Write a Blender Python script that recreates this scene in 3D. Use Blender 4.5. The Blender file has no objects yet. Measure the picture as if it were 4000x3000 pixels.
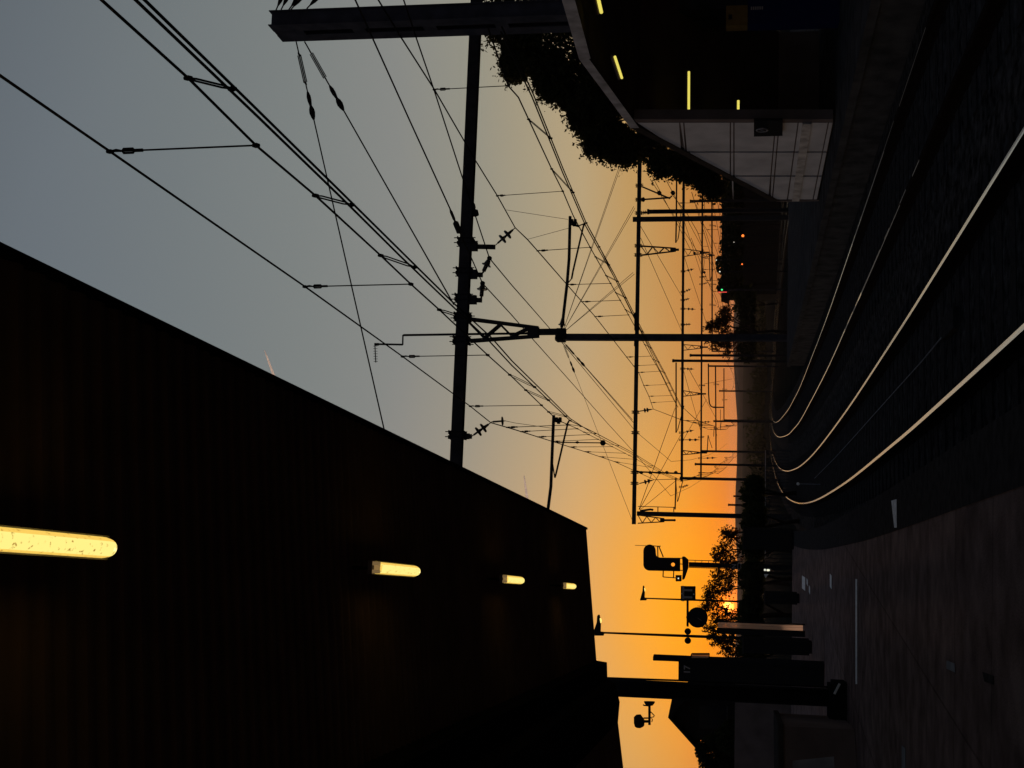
import bpy, math, random
from mathutils import Vector as V, Matrix
random.seed(7)
R = math.radians
scene = bpy.context.scene
col = scene.collection

# ------------------------------------------------------------------ survey of the place
# The photograph was measured as a surveyor would: a line of sight (column X, row Y of the photo) is
# followed out to a known distance or height, which gives each thing its true position in metres.
F, PITCH, ROLL, EYE = 5300.0, math.atan(876 / 5300.0), 0.009, 1.6
fw = V((0, math.cos(PITCH), math.sin(PITCH))); rt = V((1, 0, 0)); up = rt.cross(fw)
cr, sr = math.cos(ROLL), math.sin(ROLL)
O = V((0, 0, EYE))

def ray(X, Y):
    a, b = X - 2000.0, 1500.0 - Y
    d = fw * F + rt * (a * sr + b * cr) - up * (a * cr - b * sr)
    return d / d.y
def P(X, Y, y): return O + ray(X, Y) * y                  # at distance y
def PZ(X, Y, z):                                           # at height z above the eye
    d = ray(X, Y); return O + d * (z / d.z)
def PL(X, Y, z0, y0, s):                                   # height z0 at y0, falling/rising by s per metre
    d = ray(X, Y); y = (z0 - s * y0) / (d.z - s); return O + d * y
def onp(p0, e, X, Y):                                      # on the upright plane through p0 along e
    n = V((-e.y, e.x, 0)); d = ray(X, Y); return O + d * (n.dot(p0 - O) / n.dot(d))

def zr(y):                                                 # top of rail (the line falls away gently)
    if y < 10: return EYE - 2.16
    if y < 110: return EYE - 2.16 - .006 * (y - 10) - .00007 * (y - 10) ** 2
    if y < 420: return EYE - 3.46 - .02 * (y - 110)
    return EYE - 9.66 - .006 * (y - 420)
AB = [(-14,4.9),(-6,3.72),(0,2.83),(10.9,1.235),(14.9,.66),(19.3,.05),(29.9,-1.31),(43.2,-2.79),(55,-3.88),(65.6,-4.69),(79.2,-5.6),(99,-6.7),(124,-7.9),(150,-8.95),(169,-9.6),(204,-10.6),(240,-11.3),(270,-11.2),(305,-9.4),(345,-5)]
CD = [(-14,8.2),(-6,7.1),(0,6.25),(11,4.73),(24.4,2.98),(31,2.18),(39.5,1.2),(53.7,-.15),(62,-.85),(71.2,-1.45),(81.4,-2.05),(100.7,-2.9),(131.5,-4.05),(161.8,-4.95),(211,-6.0),(250,-6.2),(290,-5.2),(340,-1.5)]
def interp(pts, y):
    n = len(pts)
    if y <= pts[0][0]: i = 0
    elif y >= pts[-1][0]: i = n - 2
    else:
        i = 0
        while pts[i + 1][0] < y: i += 1
    def m(k):
        a, b = max(k - 1, 0), min(k + 1, n - 1)
        return (pts[b][1] - pts[a][1]) / (pts[b][0] - pts[a][0])
    h = pts[i + 1][0] - pts[i][0]; t = (y - pts[i][0]) / h
    if t < 0 or t > 1: return pts[i][1] + (pts[i + 1][1] - pts[i][1]) * t
    t2, t3 = t * t, t ** 3
    return (2*t3-3*t2+1)*pts[i][1] + (t3-2*t2+t)*h*m(i) + (-2*t3+3*t2)*pts[i+1][1] + (t3-t2)*h*m(i+1)
def xab(y): return interp(AB, y)
def xcd(y): return interp(CD, y)

# ------------------------------------------------------------------ materials
def mat(name, color, rough=.7, metal=0, noise=0, nscale=8, bump=0, bscale=60, emis=None, estr=0, spec=.3):
    m = bpy.data.materials.new(name); m.use_nodes = True
    nt = m.node_tree; b = nt.nodes['Principled BSDF']
    b.inputs['Base Color'].default_value = (*color, 1)
    b.inputs['Roughness'].default_value = rough; b.inputs['Metallic'].default_value = metal
    b.inputs['Specular IOR Level'].default_value = spec
    tc = nt.nodes.new('ShaderNodeTexCoord')
    if noise:
        n = nt.nodes.new('ShaderNodeTexNoise'); n.inputs['Scale'].default_value = nscale; n.inputs['Detail'].default_value = 6
        nt.links.new(tc.outputs['Object'], n.inputs['Vector'])
        r = nt.nodes.new('ShaderNodeValToRGB')
        r.color_ramp.elements[0].position = .3; r.color_ramp.elements[1].position = .7
        r.color_ramp.elements[0].color = (*[c * (1 - noise) for c in color], 1)
        r.color_ramp.elements[1].color = (*[min(1, c * (1 + noise)) for c in color], 1)
        nt.links.new(n.outputs['Fac'], r.inputs['Fac']); nt.links.new(r.outputs['Color'], b.inputs['Base Color'])
    if bump:
        n2 = nt.nodes.new('ShaderNodeTexNoise'); n2.inputs['Scale'].default_value = bscale; n2.inputs['Detail'].default_value = 4
        nt.links.new(tc.outputs['Object'], n2.inputs['Vector'])
        bp = nt.nodes.new('ShaderNodeBump'); bp.inputs['Strength'].default_value = bump; bp.inputs['Distance'].default_value = .05
        nt.links.new(n2.outputs['Fac'], bp.inputs['Height']); nt.links.new(bp.outputs['Normal'], b.inputs['Normal'])
    if emis:
        b.inputs['Emission Color'].default_value = (*emis, 1); b.inputs['Emission Strength'].default_value = estr
    return m

M = {}
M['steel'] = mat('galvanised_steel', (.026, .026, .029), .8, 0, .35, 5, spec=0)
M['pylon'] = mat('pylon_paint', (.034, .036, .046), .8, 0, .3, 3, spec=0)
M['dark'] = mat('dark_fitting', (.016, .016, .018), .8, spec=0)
M['wire'] = mat('contact_wire_metal', (.014, .013, .012), .9, spec=0)
M['insul'] = mat('brown_porcelain', (.022, .014, .010), .35)
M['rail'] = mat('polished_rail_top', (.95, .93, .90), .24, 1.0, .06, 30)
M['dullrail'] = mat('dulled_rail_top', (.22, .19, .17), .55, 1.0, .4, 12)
M['paint'] = mat('worn_white_paint', (.74, .70, .67), .9, 0, .25, 14, spec=0)
M['railside'] = mat('rusty_rail_side', (.016, .011, .009), 1.0, 0, .4, 20, spec=0)
M['ballast'] = mat('ballast_stone', (.038, .034, .032), 1.0, 0, .9, 7, 1.0, 22, spec=0)
M['sleeper'] = mat('sleeper_concrete', (.036, .031, .029), 1.0, 0, .3, 14, spec=0)
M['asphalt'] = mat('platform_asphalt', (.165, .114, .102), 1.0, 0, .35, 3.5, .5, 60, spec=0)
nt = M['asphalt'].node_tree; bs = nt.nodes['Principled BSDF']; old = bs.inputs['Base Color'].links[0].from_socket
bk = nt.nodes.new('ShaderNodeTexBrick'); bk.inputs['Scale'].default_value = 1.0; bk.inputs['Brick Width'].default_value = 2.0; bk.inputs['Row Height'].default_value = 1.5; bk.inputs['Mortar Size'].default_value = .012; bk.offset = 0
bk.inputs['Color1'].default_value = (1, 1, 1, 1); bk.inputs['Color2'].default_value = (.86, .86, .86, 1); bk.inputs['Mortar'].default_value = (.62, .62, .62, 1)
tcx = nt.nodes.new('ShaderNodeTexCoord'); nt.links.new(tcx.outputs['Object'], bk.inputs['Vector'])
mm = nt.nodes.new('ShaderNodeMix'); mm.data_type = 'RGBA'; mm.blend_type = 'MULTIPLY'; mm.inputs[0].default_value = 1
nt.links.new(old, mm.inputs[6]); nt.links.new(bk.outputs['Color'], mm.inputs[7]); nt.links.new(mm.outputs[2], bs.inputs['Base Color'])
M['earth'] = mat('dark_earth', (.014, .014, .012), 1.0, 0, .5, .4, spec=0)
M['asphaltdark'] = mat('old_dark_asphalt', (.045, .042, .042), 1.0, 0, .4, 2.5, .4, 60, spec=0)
M['kerb'] = mat('kerb_concrete', (.040, .034, .032), 1.0, 0, .3, 10, spec=0)
M['concrete'] = mat('pale_concrete', (.19, .19, .2), .85, 0, .25, 5, spec=0)
M['panel'] = mat('grey_wall_panel', (.44, .405, .405), 1.0, 0, .16, 1.5, spec=0)
M['panelband'] = mat('stained_grey_band', (.40, .35, .32), 1.0, 0, .35, 4, spec=0)
M['fascia'] = mat('grey_fascia', (.30, .28, .285), .8, 0, .35, 3, spec=0)
M['fasciadark'] = mat('brown_roof_edge', (.035, .028, .024), .9, 0, .3, 4, spec=0)
M['inside'] = mat('dark_render', (.12, .092, .085), .95, 0, .2, 2, spec=0)
M['ceiling'] = mat('brown_corrugated_metal', (.20, .135, .09), .9, 0, .2, 3, spec=0)
M['black'] = mat('black_board', (.018, .017, .017), .8, spec=0)
M['white'] = mat('white_enamel', (.7, .7, .68), .5, spec=0)
M['grey'] = mat('grey_lettering', (.30, .26, .24), .6, spec=0)
M['blue'] = mat('blue_enamel', (.008, .012, .055), .5, spec=0)
M['orange'] = mat('orange_enamel', (.17, .10, .03), .6, 0, .2, 6, spec=0)
M['leaf'] = mat('leaf_green', (.022, .026, .012), 1.0, spec=0)
M['leafsun'] = mat('leaf_olive', (.022, .018, .010), 1.0, spec=0)
M['bark'] = mat('bark_brown', (.016, .012, .010), 1.0, 0, .4, 12, spec=0)
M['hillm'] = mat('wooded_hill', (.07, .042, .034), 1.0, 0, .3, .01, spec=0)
M['house'] = mat('house_render', (.016, .014, .013), .95, 0, .2, 2, spec=0)
M['tile'] = mat('roof_tiles', (.012, .009, .008), 1.0, 0, .3, 8, spec=0)
M['pane'] = mat('window_glass', (.012, .012, .014), .25, 0, spec=.1)
M['contrail'] = mat('vapour_trail', (.95, .92, .9), 1.0, spec=0)
nt = M['contrail'].node_tree; b = nt.nodes['Principled BSDF']; out = nt.nodes['Material Output']
tr = nt.nodes.new('ShaderNodeBsdfTranslucent'); tr.inputs['Color'].default_value = (1, 1, 1, 1); mx = nt.nodes.new('ShaderNodeMixShader'); mx.inputs[0].default_value = .85
nt.links.new(b.outputs[0], mx.inputs[1]); nt.links.new(tr.outputs[0], mx.inputs[2]); nt.links.new(mx.outputs[0], out.inputs['Surface'])
M['trans'] = mat('leaf_sunlit', (.05, .03, .01), .8)
for k in ('leafsun', 'trans', 'leaf'):
    nt = M[k].node_tree; b = nt.nodes['Principled BSDF']; out = nt.nodes['Material Output']
    tr = nt.nodes.new('ShaderNodeBsdfTranslucent'); tr.inputs['Color'].default_value = (.09, .025, .004, 1) if k != 'leaf' else (.02, .018, .004, 1)
    mx = nt.nodes.new('ShaderNodeMixShader'); mx.inputs[0].default_value = .35
    nt.links.new(b.outputs[0], mx.inputs[1]); nt.links.new(tr.outputs[0], mx.inputs[2]); nt.links.new(mx.outputs[0], out.inputs['Surface'])

def lampmat(name, c, s, specks=True):
    m = bpy.data.materials.new(name); m.use_nodes = True; nt = m.node_tree; b = nt.nodes['Principled BSDF']
    b.inputs['Base Color'].default_value = (.6, .55, .35, 1)
    b.inputs['Emission Strength'].default_value = s
    if specks:
        tc = nt.nodes.new('ShaderNodeTexCoord'); n = nt.nodes.new('ShaderNodeTexNoise')
        n.inputs['Scale'].default_value = 55; n.inputs['Detail'].default_value = 3
        nt.links.new(tc.outputs['Object'], n.inputs['Vector'])
        r = nt.nodes.new('ShaderNodeValToRGB'); e = r.color_ramp.elements
        e[0].position = .31; e[0].color = (c[0]*.35, c[1]*.22, c[2]*.12, 1)
        e[1].position = .39; e[1].color = (*c, 1)
        nt.links.new(n.outputs['Fac'], r.inputs['Fac']); nt.links.new(r.outputs['Color'], b.inputs['Emission Color'])
    else: b.inputs['Emission Color'].default_value = (*c, 1)
    return m
M['tube'] = lampmat('lit_diffuser', (.95, .78, .22), 1.15)
M['tubeedge'] = lampmat('lit_diffuser_edge', (.88, .56, .10), 1.1)
M['capglow'] = lampmat('glowing_end_cap', (.16, .10, .04), 1.0, False)
M['tube2'] = lampmat('lit_tube', (.82, .70, .12), 1.0, False)
M['street'] = lampmat('lit_street_lens', (1.0, .8, .2), 1.3, False)
M['yellow'] = lampmat('lit_yellow_lens', (1.0, .31, .008), 1.05, False)
M['green'] = lampmat('lit_green_lens', (.05, .9, .25), 1.2, False)
M['red'] = lampmat('lit_red_strip', (1.0, .06, .05), 1.3, False)
M['warm'] = lampmat('lit_warm_lens', (1.0, .20, .02), 1.6, False)
M['pale'] = lampmat('lit_pale_lens', (.75, .75, .62), .9, False)

g = bpy.data.materials.new('tinted_glass'); g.use_nodes = True; nt = g.node_tree
b = nt.nodes['Principled BSDF']; out = nt.nodes['Material Output']
tr = nt.nodes.new('ShaderNodeBsdfTransparent'); tr.inputs['Color'].default_value = (.85, .74, .68, 1)
gl = nt.nodes.new('ShaderNodeBsdfTranslucent'); gl.inputs['Color'].default_value = (.80, .62, .52, 1)
mx = nt.nodes.new('ShaderNodeMixShader'); mx.inputs[0].default_value = .6
nt.links.new(tr.outputs[0], mx.inputs[1]); nt.links.new(gl.outputs[0], mx.inputs[2]); nt.links.new(mx.outputs[0], out.inputs['Surface'])
M['glass'] = g

# ------------------------------------------------------------------ mesh building
class MB:
    def __init__(s): s.v = []; s.f = []
    def add(s, vs, fs):
        n = len(s.v); s.v += [V(q) for q in vs]; s.f += [tuple(n + i for i in q) for q in fs]; return s
    def box(s, c, ax, ay, az):                              # centre and three half-axes
        c = V(c); vs = [c + ax*i + ay*j + az*k for k in (-1, 1) for j in (-1, 1) for i in (-1, 1)]
        return s.add(vs, [(0,2,3,1),(4,5,7,6),(0,1,5,4),(2,6,7,3),(0,4,6,2),(1,3,7,5)])
    def abox(s, x0, x1, y0, y1, z0, z1):
        return s.box(((x0+x1)/2, (y0+y1)/2, (z0+z1)/2), V(((x1-x0)/2,0,0)), V((0,(y1-y0)/2,0)), V((0,0,(z1-z0)/2)))
    def bar(s, p, q, w, h, side=None):
        p, q = V(p), V(q); d = (q - p).normalized()
        u = side.normalized() if side else (V((0,0,1)) if abs(d.z) < .9 else V((0,1,0)))
        a = d.cross(u).normalized(); b = a.cross(d).normalized()
        return s.box((p + q) / 2, (q - p) / 2, a * w / 2, b * h / 2)
    def tube(s, pts, r, n=6):
        pts = [V(p) for p in pts]; rs = r if isinstance(r, (list, tuple)) else [r] * len(pts)
        base = len(s.v); prev = None
        for i, p in enumerate(pts):
            d = (pts[min(i+1, len(pts)-1)] - pts[max(i-1, 0)]).normalized()
            if prev is None:
                a = d.cross(V((0,0,1)) if abs(d.z) < .9 else V((0,1,0))).normalized()
            else: a = (prev - d * prev.dot(d)).normalized()
            prev = a; b = d.cross(a)
            for k in range(n):
                t = 2*math.pi*k/n; s.v.append(p + (a*math.cos(t) + b*math.sin(t)) * rs[i])
        for i in range(len(pts)-1):
            for k in range(n):
                k2 = (k+1) % n; A = base + i*n
                s.f.append((A+k, A+k2, A+n+k2, A+n+k))
        s.f.append(tuple(base + k for k in range(n))[::-1]); s.f.append(tuple(base + (len(pts)-1)*n + k for k in range(n)))
        return s
    def lathe(s, p, q, prof, n=10):                         # prof: (fraction along pq, radius)
        p, q = V(p), V(q); return s.tube([p + (q-p)*t for t, _ in prof], [r for _, r in prof], n)
    def prism(s, poly, off):                                # polygon of 3D points pushed out by off
        n = len(poly); poly = [V(p) for p in poly]; off = V(off)
        fs = [tuple(range(n)), tuple(range(2*n-1, n-1, -1))] + [(i, i+n, (i+1) % n + n, (i+1) % n) for i in range(n)]
        return s.add(poly + [p + off for p in poly], fs)
    def build(s, name, m, parent=None, smooth=False):
        me = bpy.data.meshes.new(name); base = V((0,0,0))
        if parent is not None:
            q = parent
            while q is not None: base += V(q.location); q = q.parent
        else:
            n = len(s.v); base = sum(s.v, V((0,0,0))) / n if n else base
        me.from_pydata([tuple(v - base) for v in s.v], [], s.f); me.update()
        for mm in (m if isinstance(m, list) else [m]): me.materials.append(M[mm])
        if smooth:
            for p in me.polygons: p.use_smooth = True
        o = bpy.data.objects.new(name, me); col.objects.link(o)
        if parent is not None: o.parent = parent
        else: o.location = base
        return o
def tag(o, label=None, cat=None, group=None, kind=None):
    if label: o['label'] = label
    if cat: o['category'] = cat
    if group: o['group'] = group
    if kind: o['kind'] = kind
    return o
def thing(name, loc, label, cat, group=None):
    o = bpy.data.objects.new(name, None); o.empty_display_size = .2; o.location = loc; col.objects.link(o)
    return tag(o, label, cat, group)
def text(body, size, p, parent, name='lettering', m='grey', rot=(math.pi/2, 0, 0)):
    c = bpy.data.curves.new(name, 'FONT'); c.body = body; c.size = size; c.align_x = 'CENTER'; c.align_y = 'CENTER'; c.extrude = .004; c.offset = size*.025
    c.materials.append(M[m]); o = bpy.data.objects.new(name, c); col.objects.link(o)
    base = V((0,0,0)); q = parent
    while q is not None: base += V(q.location); q = q.parent
    dg = bpy.context.evaluated_depsgraph_get(); me = bpy.data.meshes.new_from_object(o.evaluated_get(dg))
    bpy.data.objects.remove(o); o = bpy.data.objects.new(name, me); col.objects.link(o)
    o.location = V(p) - base; o.rotation_euler = rot; o.parent = parent; return o

Z = V((0, 0, 1)); X_ = V((1, 0, 0)); Y_ = V((0, 1, 0))

# ------------------------------------------------------------------ ground, ballast, platforms
ys = [-30, -10, 0, 5, 10, 15, 20, 25, 30, 40, 50, 60, 70, 80, 90, 100, 110, 130, 160, 200, 250, 300, 360, 420, 600, 900, 1400, 2200, 3500, 6000]
xs = [-4000, -1200, -400, -150, -60, -25, -13, -6, 0, 6, 14, 25, 45, 80, 200, 600, 1500, 4000]
mb = MB()
for y in ys:
    for x in xs: mb.v.append(V((x, y, zr(min(y, 700)) - .62)))
W = len(xs)
mb.f = [(j*W+i, j*W+i+1, (j+1)*W+i+1, (j+1)*W+i) for j in range(len(ys)-1) for i in range(W-1)]
tag(mb.build('ground', 'earth'), kind='structure')

def sweep(fx, sec, y0, y1, step, off=0.0):
    m = MB(); n = len(sec); k = 0; y = y0; rows = []
    while y <= y1 + 1e-6:
        h = .5; t = V((fx(y+h) - fx(y-h), 2*h, 0)).normalized(); e = V((t.y, -t.x, 0))
        c = V((fx(y), y, zr(y) + off))
        rows.append([c + e*a + Z*b for a, b in sec]); y += step if y < 120 else step*2
    for r in rows: m.v += r
    for j in range(len(rows)-1):
        for i in range(n-1):
            A = j*n+i; m.f.append((A, A+1, A+n+1, A+n))
    return m
bed = [(-2.6, -.62), (-1.75, -.2), (-.8, -.17), (.8, -.17), (1.75, -.2), (2.6, -.62)]
tag(sweep(xab, bed, -14, 345, 1.0).build('ballast_bed', 'ballast'), kind='structure')
tag(sweep(xcd, bed, -14, 340, 1.0, -.12).build('ballast_bed', 'ballast'), kind='structure')

def rail_mesh(fx, side, y0, y1, off=0.0):
    c = side * (.7175 + .036)
    head = [(c-.036, -.04), (c-.036, -.008), (c-.024, -.001), (c, 0), (c+.024, -.001), (c+.036, -.008), (c+.036, -.04), (c+.009, -.052), (c+.009, -.145), (c+.07, -.16), (c+.07, -.172), (c-.07, -.172), (c-.07, -.16), (c-.009, -.145), (c-.009, -.052), (c-.036, -.04)]
    m = sweep(fx, head, y0, y1, .75, off); n = len(head)
    return m, n
def track(fx, y0, y1, off, label, group, y_sl=90):
    t = thing('railway_track', (fx(20), 20, zr(20) - .2 + off), label, 'railway track', group)
    for s in (-1, 1):
        m, n = rail_mesh(fx, s, y0, y1, off)
        o = m.build('rail', ['railside', 'rail', 'dullrail'], t)
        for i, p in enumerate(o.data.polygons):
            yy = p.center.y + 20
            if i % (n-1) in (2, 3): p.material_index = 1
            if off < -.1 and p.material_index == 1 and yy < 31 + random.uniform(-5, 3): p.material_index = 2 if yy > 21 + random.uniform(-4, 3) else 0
            p.use_smooth = False
    m = MB(); y = y0
    while y < y_sl:
        tt = V((fx(y+.5) - fx(y-.5), 1, 0)).normalized(); e = V((tt.y, -tt.x, 0))
        m.box((fx(y), y, zr(y) + off - .215), e*1.25, tt*.12, Z*.055); y += .6
    tag(m.build('sleepers', 'sleeper', t), kind='stuff')
    return t
t1 = track(xab, -13, 344, 0, 'near railway track with two shiny rails curving beside the platform edge', 'railway tracks')
t2 = track(xcd, -13, 338, -.12, 'second railway track with two shiny rails, between the near track and the stair housing', 'railway tracks')

# cable lying along the near track with its junction box
cab = thing('track_cable', (.2, 18, zr(18)), 'thin pale cable running along the middle of the near track to a flat box', 'cable')
cab_end = P(3182, 1868, 36); cab_p = []
for (cx_, cy_) in [(3182, 1868), (3260, 1790), (3340, 1702), (3480, 1545), (3600, 1412), (3696, 1296)]:
    d = ray(cx_, cy_); lo, hi = 3, 90
    for _ in range(50):
        m_ = (lo+hi)/2
        if EYE + d.z*m_ > zr(m_) - .13: lo = m_
        else: hi = m_
    cab_p.append(O + d*lo)
MB().tube(cab_p, .008, 5).build('cable_run', 'concrete', cab)
q = cab_p[-1]; MB().box(q + V((.08, -.3, .0)), V((.12, .0, 0)), V((-.05, .42, 0)), Z*.035).build('junction_box', 'sleeper', cab)

# platforms ---------------------------------------------------------
def xpl(y): return xab(y) - 1.78                                   # platform edge, left
pl = MB(); rows = []
y = -14.0
while y <= 47.01:
    zt = zr(y) + .55; xe = xpl(y)
    rows.append([V((xe+.0, y, zr(y)-.6)), V((xe+.0, y, zt-.14)), V((xe+.06, y, zt-.14)), V((xe+.06, y, zt)), V((xe-.42, y, zt)), V((xe-.42, y, zt-.006)), V((-30, y, zt-.006)), V((-30, y, zr(y)-.6))]); y += 1.0
n = len(rows[0])
for r in rows: pl.v += r
for j in range(len(rows)-1):
    for i in range(n-1): A = j*n+i; pl.f.append((A, A+1, A+n+1, A+n))
A = (len(rows)-1)*n; pl.f.append(tuple(A+i for i in range(n)))
o = pl.build('platform', ['asphalt', 'kerb'])
for i, p in enumerate(o.data.polygons):
    if i % (n-1) in (0, 1, 2, 3): p.material_index = 1
tag(o, kind='structure')
def platz(y): return zr(y) + .55

pr = MB(); rows = []; y = -14.0
while y <= 62.01:
    zt = zr(y) - .12 + .55; xe = xcd(y) + 1.78
    rows.append([V((40, y, zt)), V((xe-.06, y, zt)), V((xe-.06, y, zt-.14)), V((xe, y, zt-.14)), V((xe, y, zr(y)-.6))]); y += 1.0
n = 5
for r in rows: pr.v += r
for j in range(len(rows)-1):
    for i in range(n-1): A = j*n+i; pr.f.append((A, A+1, A+n+1, A+n))
A = (len(rows)-1)*n; pr.f.append(tuple(A+i for i in range(n)))
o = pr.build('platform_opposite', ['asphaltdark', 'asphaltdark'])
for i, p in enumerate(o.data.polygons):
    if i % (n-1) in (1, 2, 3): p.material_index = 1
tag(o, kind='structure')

def onplat(X, Y, lift=0.0):
    d = ray(X, Y); lo, hi = 3, 60
    for _ in range(50):
        m_ = (lo+hi)/2
        if EYE + d.z*m_ > platz(m_) + lift: lo = m_
        else: hi = m_
    return O + d*lo
# painted and set-in marks on the platform
def mark(quad, name, label, cat, m, h=.004, group=None):
    pts = [onplat(*c) for c in quad]
    pts = [V((p.x, p.y, platz(p.y) - .006 + .004)) for p in pts]
    return tag(MB().prism(pts, (0, 0, h)).build(name, m), label, cat, group)
mark([(3342, 2262), (3348, 2262), (3348, 2672), (3342, 2672)], 'drain_channel', 'long narrow pale drain channel across the platform beside the column foot', 'drain', 'paint')
mark([(3482, 1956), (3502, 1950), (3503, 2061), (3494, 2061)], 'painted_mark', 'white painted dash on the platform close to the near rail', 'painted mark', 'paint', group='pale marks on the platform')
mark([(3698, 2580), (3728, 2592), (3730, 2626), (3698, 2612)], 'inspection_cover', 'square grey cover plate in the platform, nearer of two', 'cover', 'concrete', group='cover plates in the platform')
mark([(3838, 2624), (3880, 2640), (3880, 2674), (3846, 2662)], 'inspection_cover', 'square grey cover plate in the platform, dimmest and closest to the camera', 'cover', 'kerb', group='cover plates in the platform')
mark([(3523, 2912), (3536, 2924), (3536, 3040), (3523, 3040)], 'grating', 'short pale drain grating in the platform before the parapet', 'grating', 'concrete')
for i, (a, b_, c, d_, lab) in enumerate([(3133, 3145, 2248, 2304, 'broad pale painted block on the platform, far end of a row'), (3151, 3155, 2258, 2286, 'thin pale painted line on the platform beside the broad block'), (3160, 3164, 2286, 2318, 'thin faint painted line on the platform past the broad block'), (3242, 3248, 2241, 2297, 'thin pale painted stripe on the platform nearest the drain channel')]):
    mark([(a, c), (b_, c + 8), (b_, d_ + 4), (a, d_ - 6)], 'painted_mark', lab, 'painted mark', 'paint', group='pale marks on the platform')

# ------------------------------------------------------------------ canopy over the platform
E0, E1 = PZ(0, 975, 2.2), PZ(2290, 2065, 2.2)
tc = (E1 - E0); tc.z = 0; tc.normalize(); ec = V((tc.y, -tc.x, 0))
def onend(X, Y): return onp(E1, ec, X, Y)
prof = [E1, onend(2330, 2580), onend(2371, 2587), onend(2373, 2652), onend(2402, 2668), onend(2421, 2742), onend(2414, 2822), onend(2435, 3000)]
prof.append(prof[-1] + (prof[-1] - prof[-2]) * 3)
foot = onplat(3300, 2752)
can = thing('platform_canopy', V((prof[2].x, prof[2].y, platz(18))), 'long dark station canopy with ribbed ceiling over the lamp-lit platform', 'canopy')
LEN = 31.0; m = MB(); n = len(prof); k = 0; s = 0.0; wave = [0, 0, .022, .022]
step = .14 / 4; NS = int(LEN / step)
for k in range(NS + 1):
    dz = wave[k % 4] if 0 < k < NS else 0
    off = tc * (-k * step)
    for i, p in enumerate(prof): m.v.append(p + off + Z * (dz if i in (0, 1, 6, 7, 8) else 0))
for k in range(NS):
    for i in range(n-1): A = k*n+i; m.f.append((A, A+1, A+n+1, A+n))
o = m.build('ribbed_ceiling', ['ceiling', 'dark'], can)
for i, p in enumerate(o.data.polygons):
    if i % (n-1) in (1, 2, 3, 4, 5): p.material_index = 1
m = MB()                                                       # roof deck above the ribs
top = [p + Z*.10 for p in prof]; top[2] = prof[2] + Z*.45; top[3] = prof[3] + Z*.45; top[4] = prof[4] + Z*.5
poly = [prof[0] + Z*.022] + [p + Z*.03 for p in prof[1:]]
for i in range(n-1):
    m.prism([poly[i] + Z*.004, poly[i+1] + Z*.004, top[i+1], top[i]], tc * (-LEN))
m.build('roof_deck', 'dark', can)
MB().bar(E1 + Z*.05, E1 + Z*.05 - tc*LEN, .03, .14).build('edge_fascia', 'dark', can)
# column on its plinth, downpipe
cp = V((foot.x, foot.y, platz(foot.y)))
def oncol(X, Y): return onp(cp, ec, X, Y)
cl, crr = oncol(2900, 2742), oncol(2900, 2676)
cw = (crr - cl).length; cc = (cl + crr) / 2
m = MB(); zb, zt = platz(cp.y) + .18, onend(2380, 2700).z + .25
base = V((cc.x, cc.y, 0))
for sgn in (-1, 1): m.box(base + ec*(sgn*(cw/2-.012)) + Z*((zb+zt)/2), ec*.012, tc*.14, Z*((zt-zb)/2))
m.box(base + Z*((zb+zt)/2), ec*(cw/2-.02), tc*.008, Z*((zt-zb)/2))
m.build('column', 'dark', can)
pL, pR = oncol(3290, 2846), oncol(3290, 2660)
m = MB(); pc = (pL + pR)/2; pw = (pR - pL).length/2
m.box(V((pc.x, pc.y, platz(cp.y) + .09)), ec*pw, tc*.38, Z*.1)
m.box(V((pc.x, pc.y, platz(cp.y) + .21)) + ec*.06, ec*pw*.72, tc*.3, Z*.04)
m.build('plinth', 'black', can)
d0, d1 = oncol(2372, 2648), oncol(2655, 2658)
MB().tube([d0 + Z*.2, d0, d1, V((d1.x, d1.y, platz(cp.y)))], .015, 8).build('downpipe', 'dark', can)
d0, d1 = oncol(2402, 2674), oncol(2680, 2682)
MB().tube([d0 + Z*.2, d0, d1, V((d1.x - .03, d1.y, platz(cp.y)))], [.010, .010, .008, .008], 6).build('cable_conduit', 'dark', can)
MB().bar(oncol(3252, 2704) - tc*.40, oncol(3272, 2664) - tc*.40, .06, .03).build('reflector_strip', 'white', can)

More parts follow.
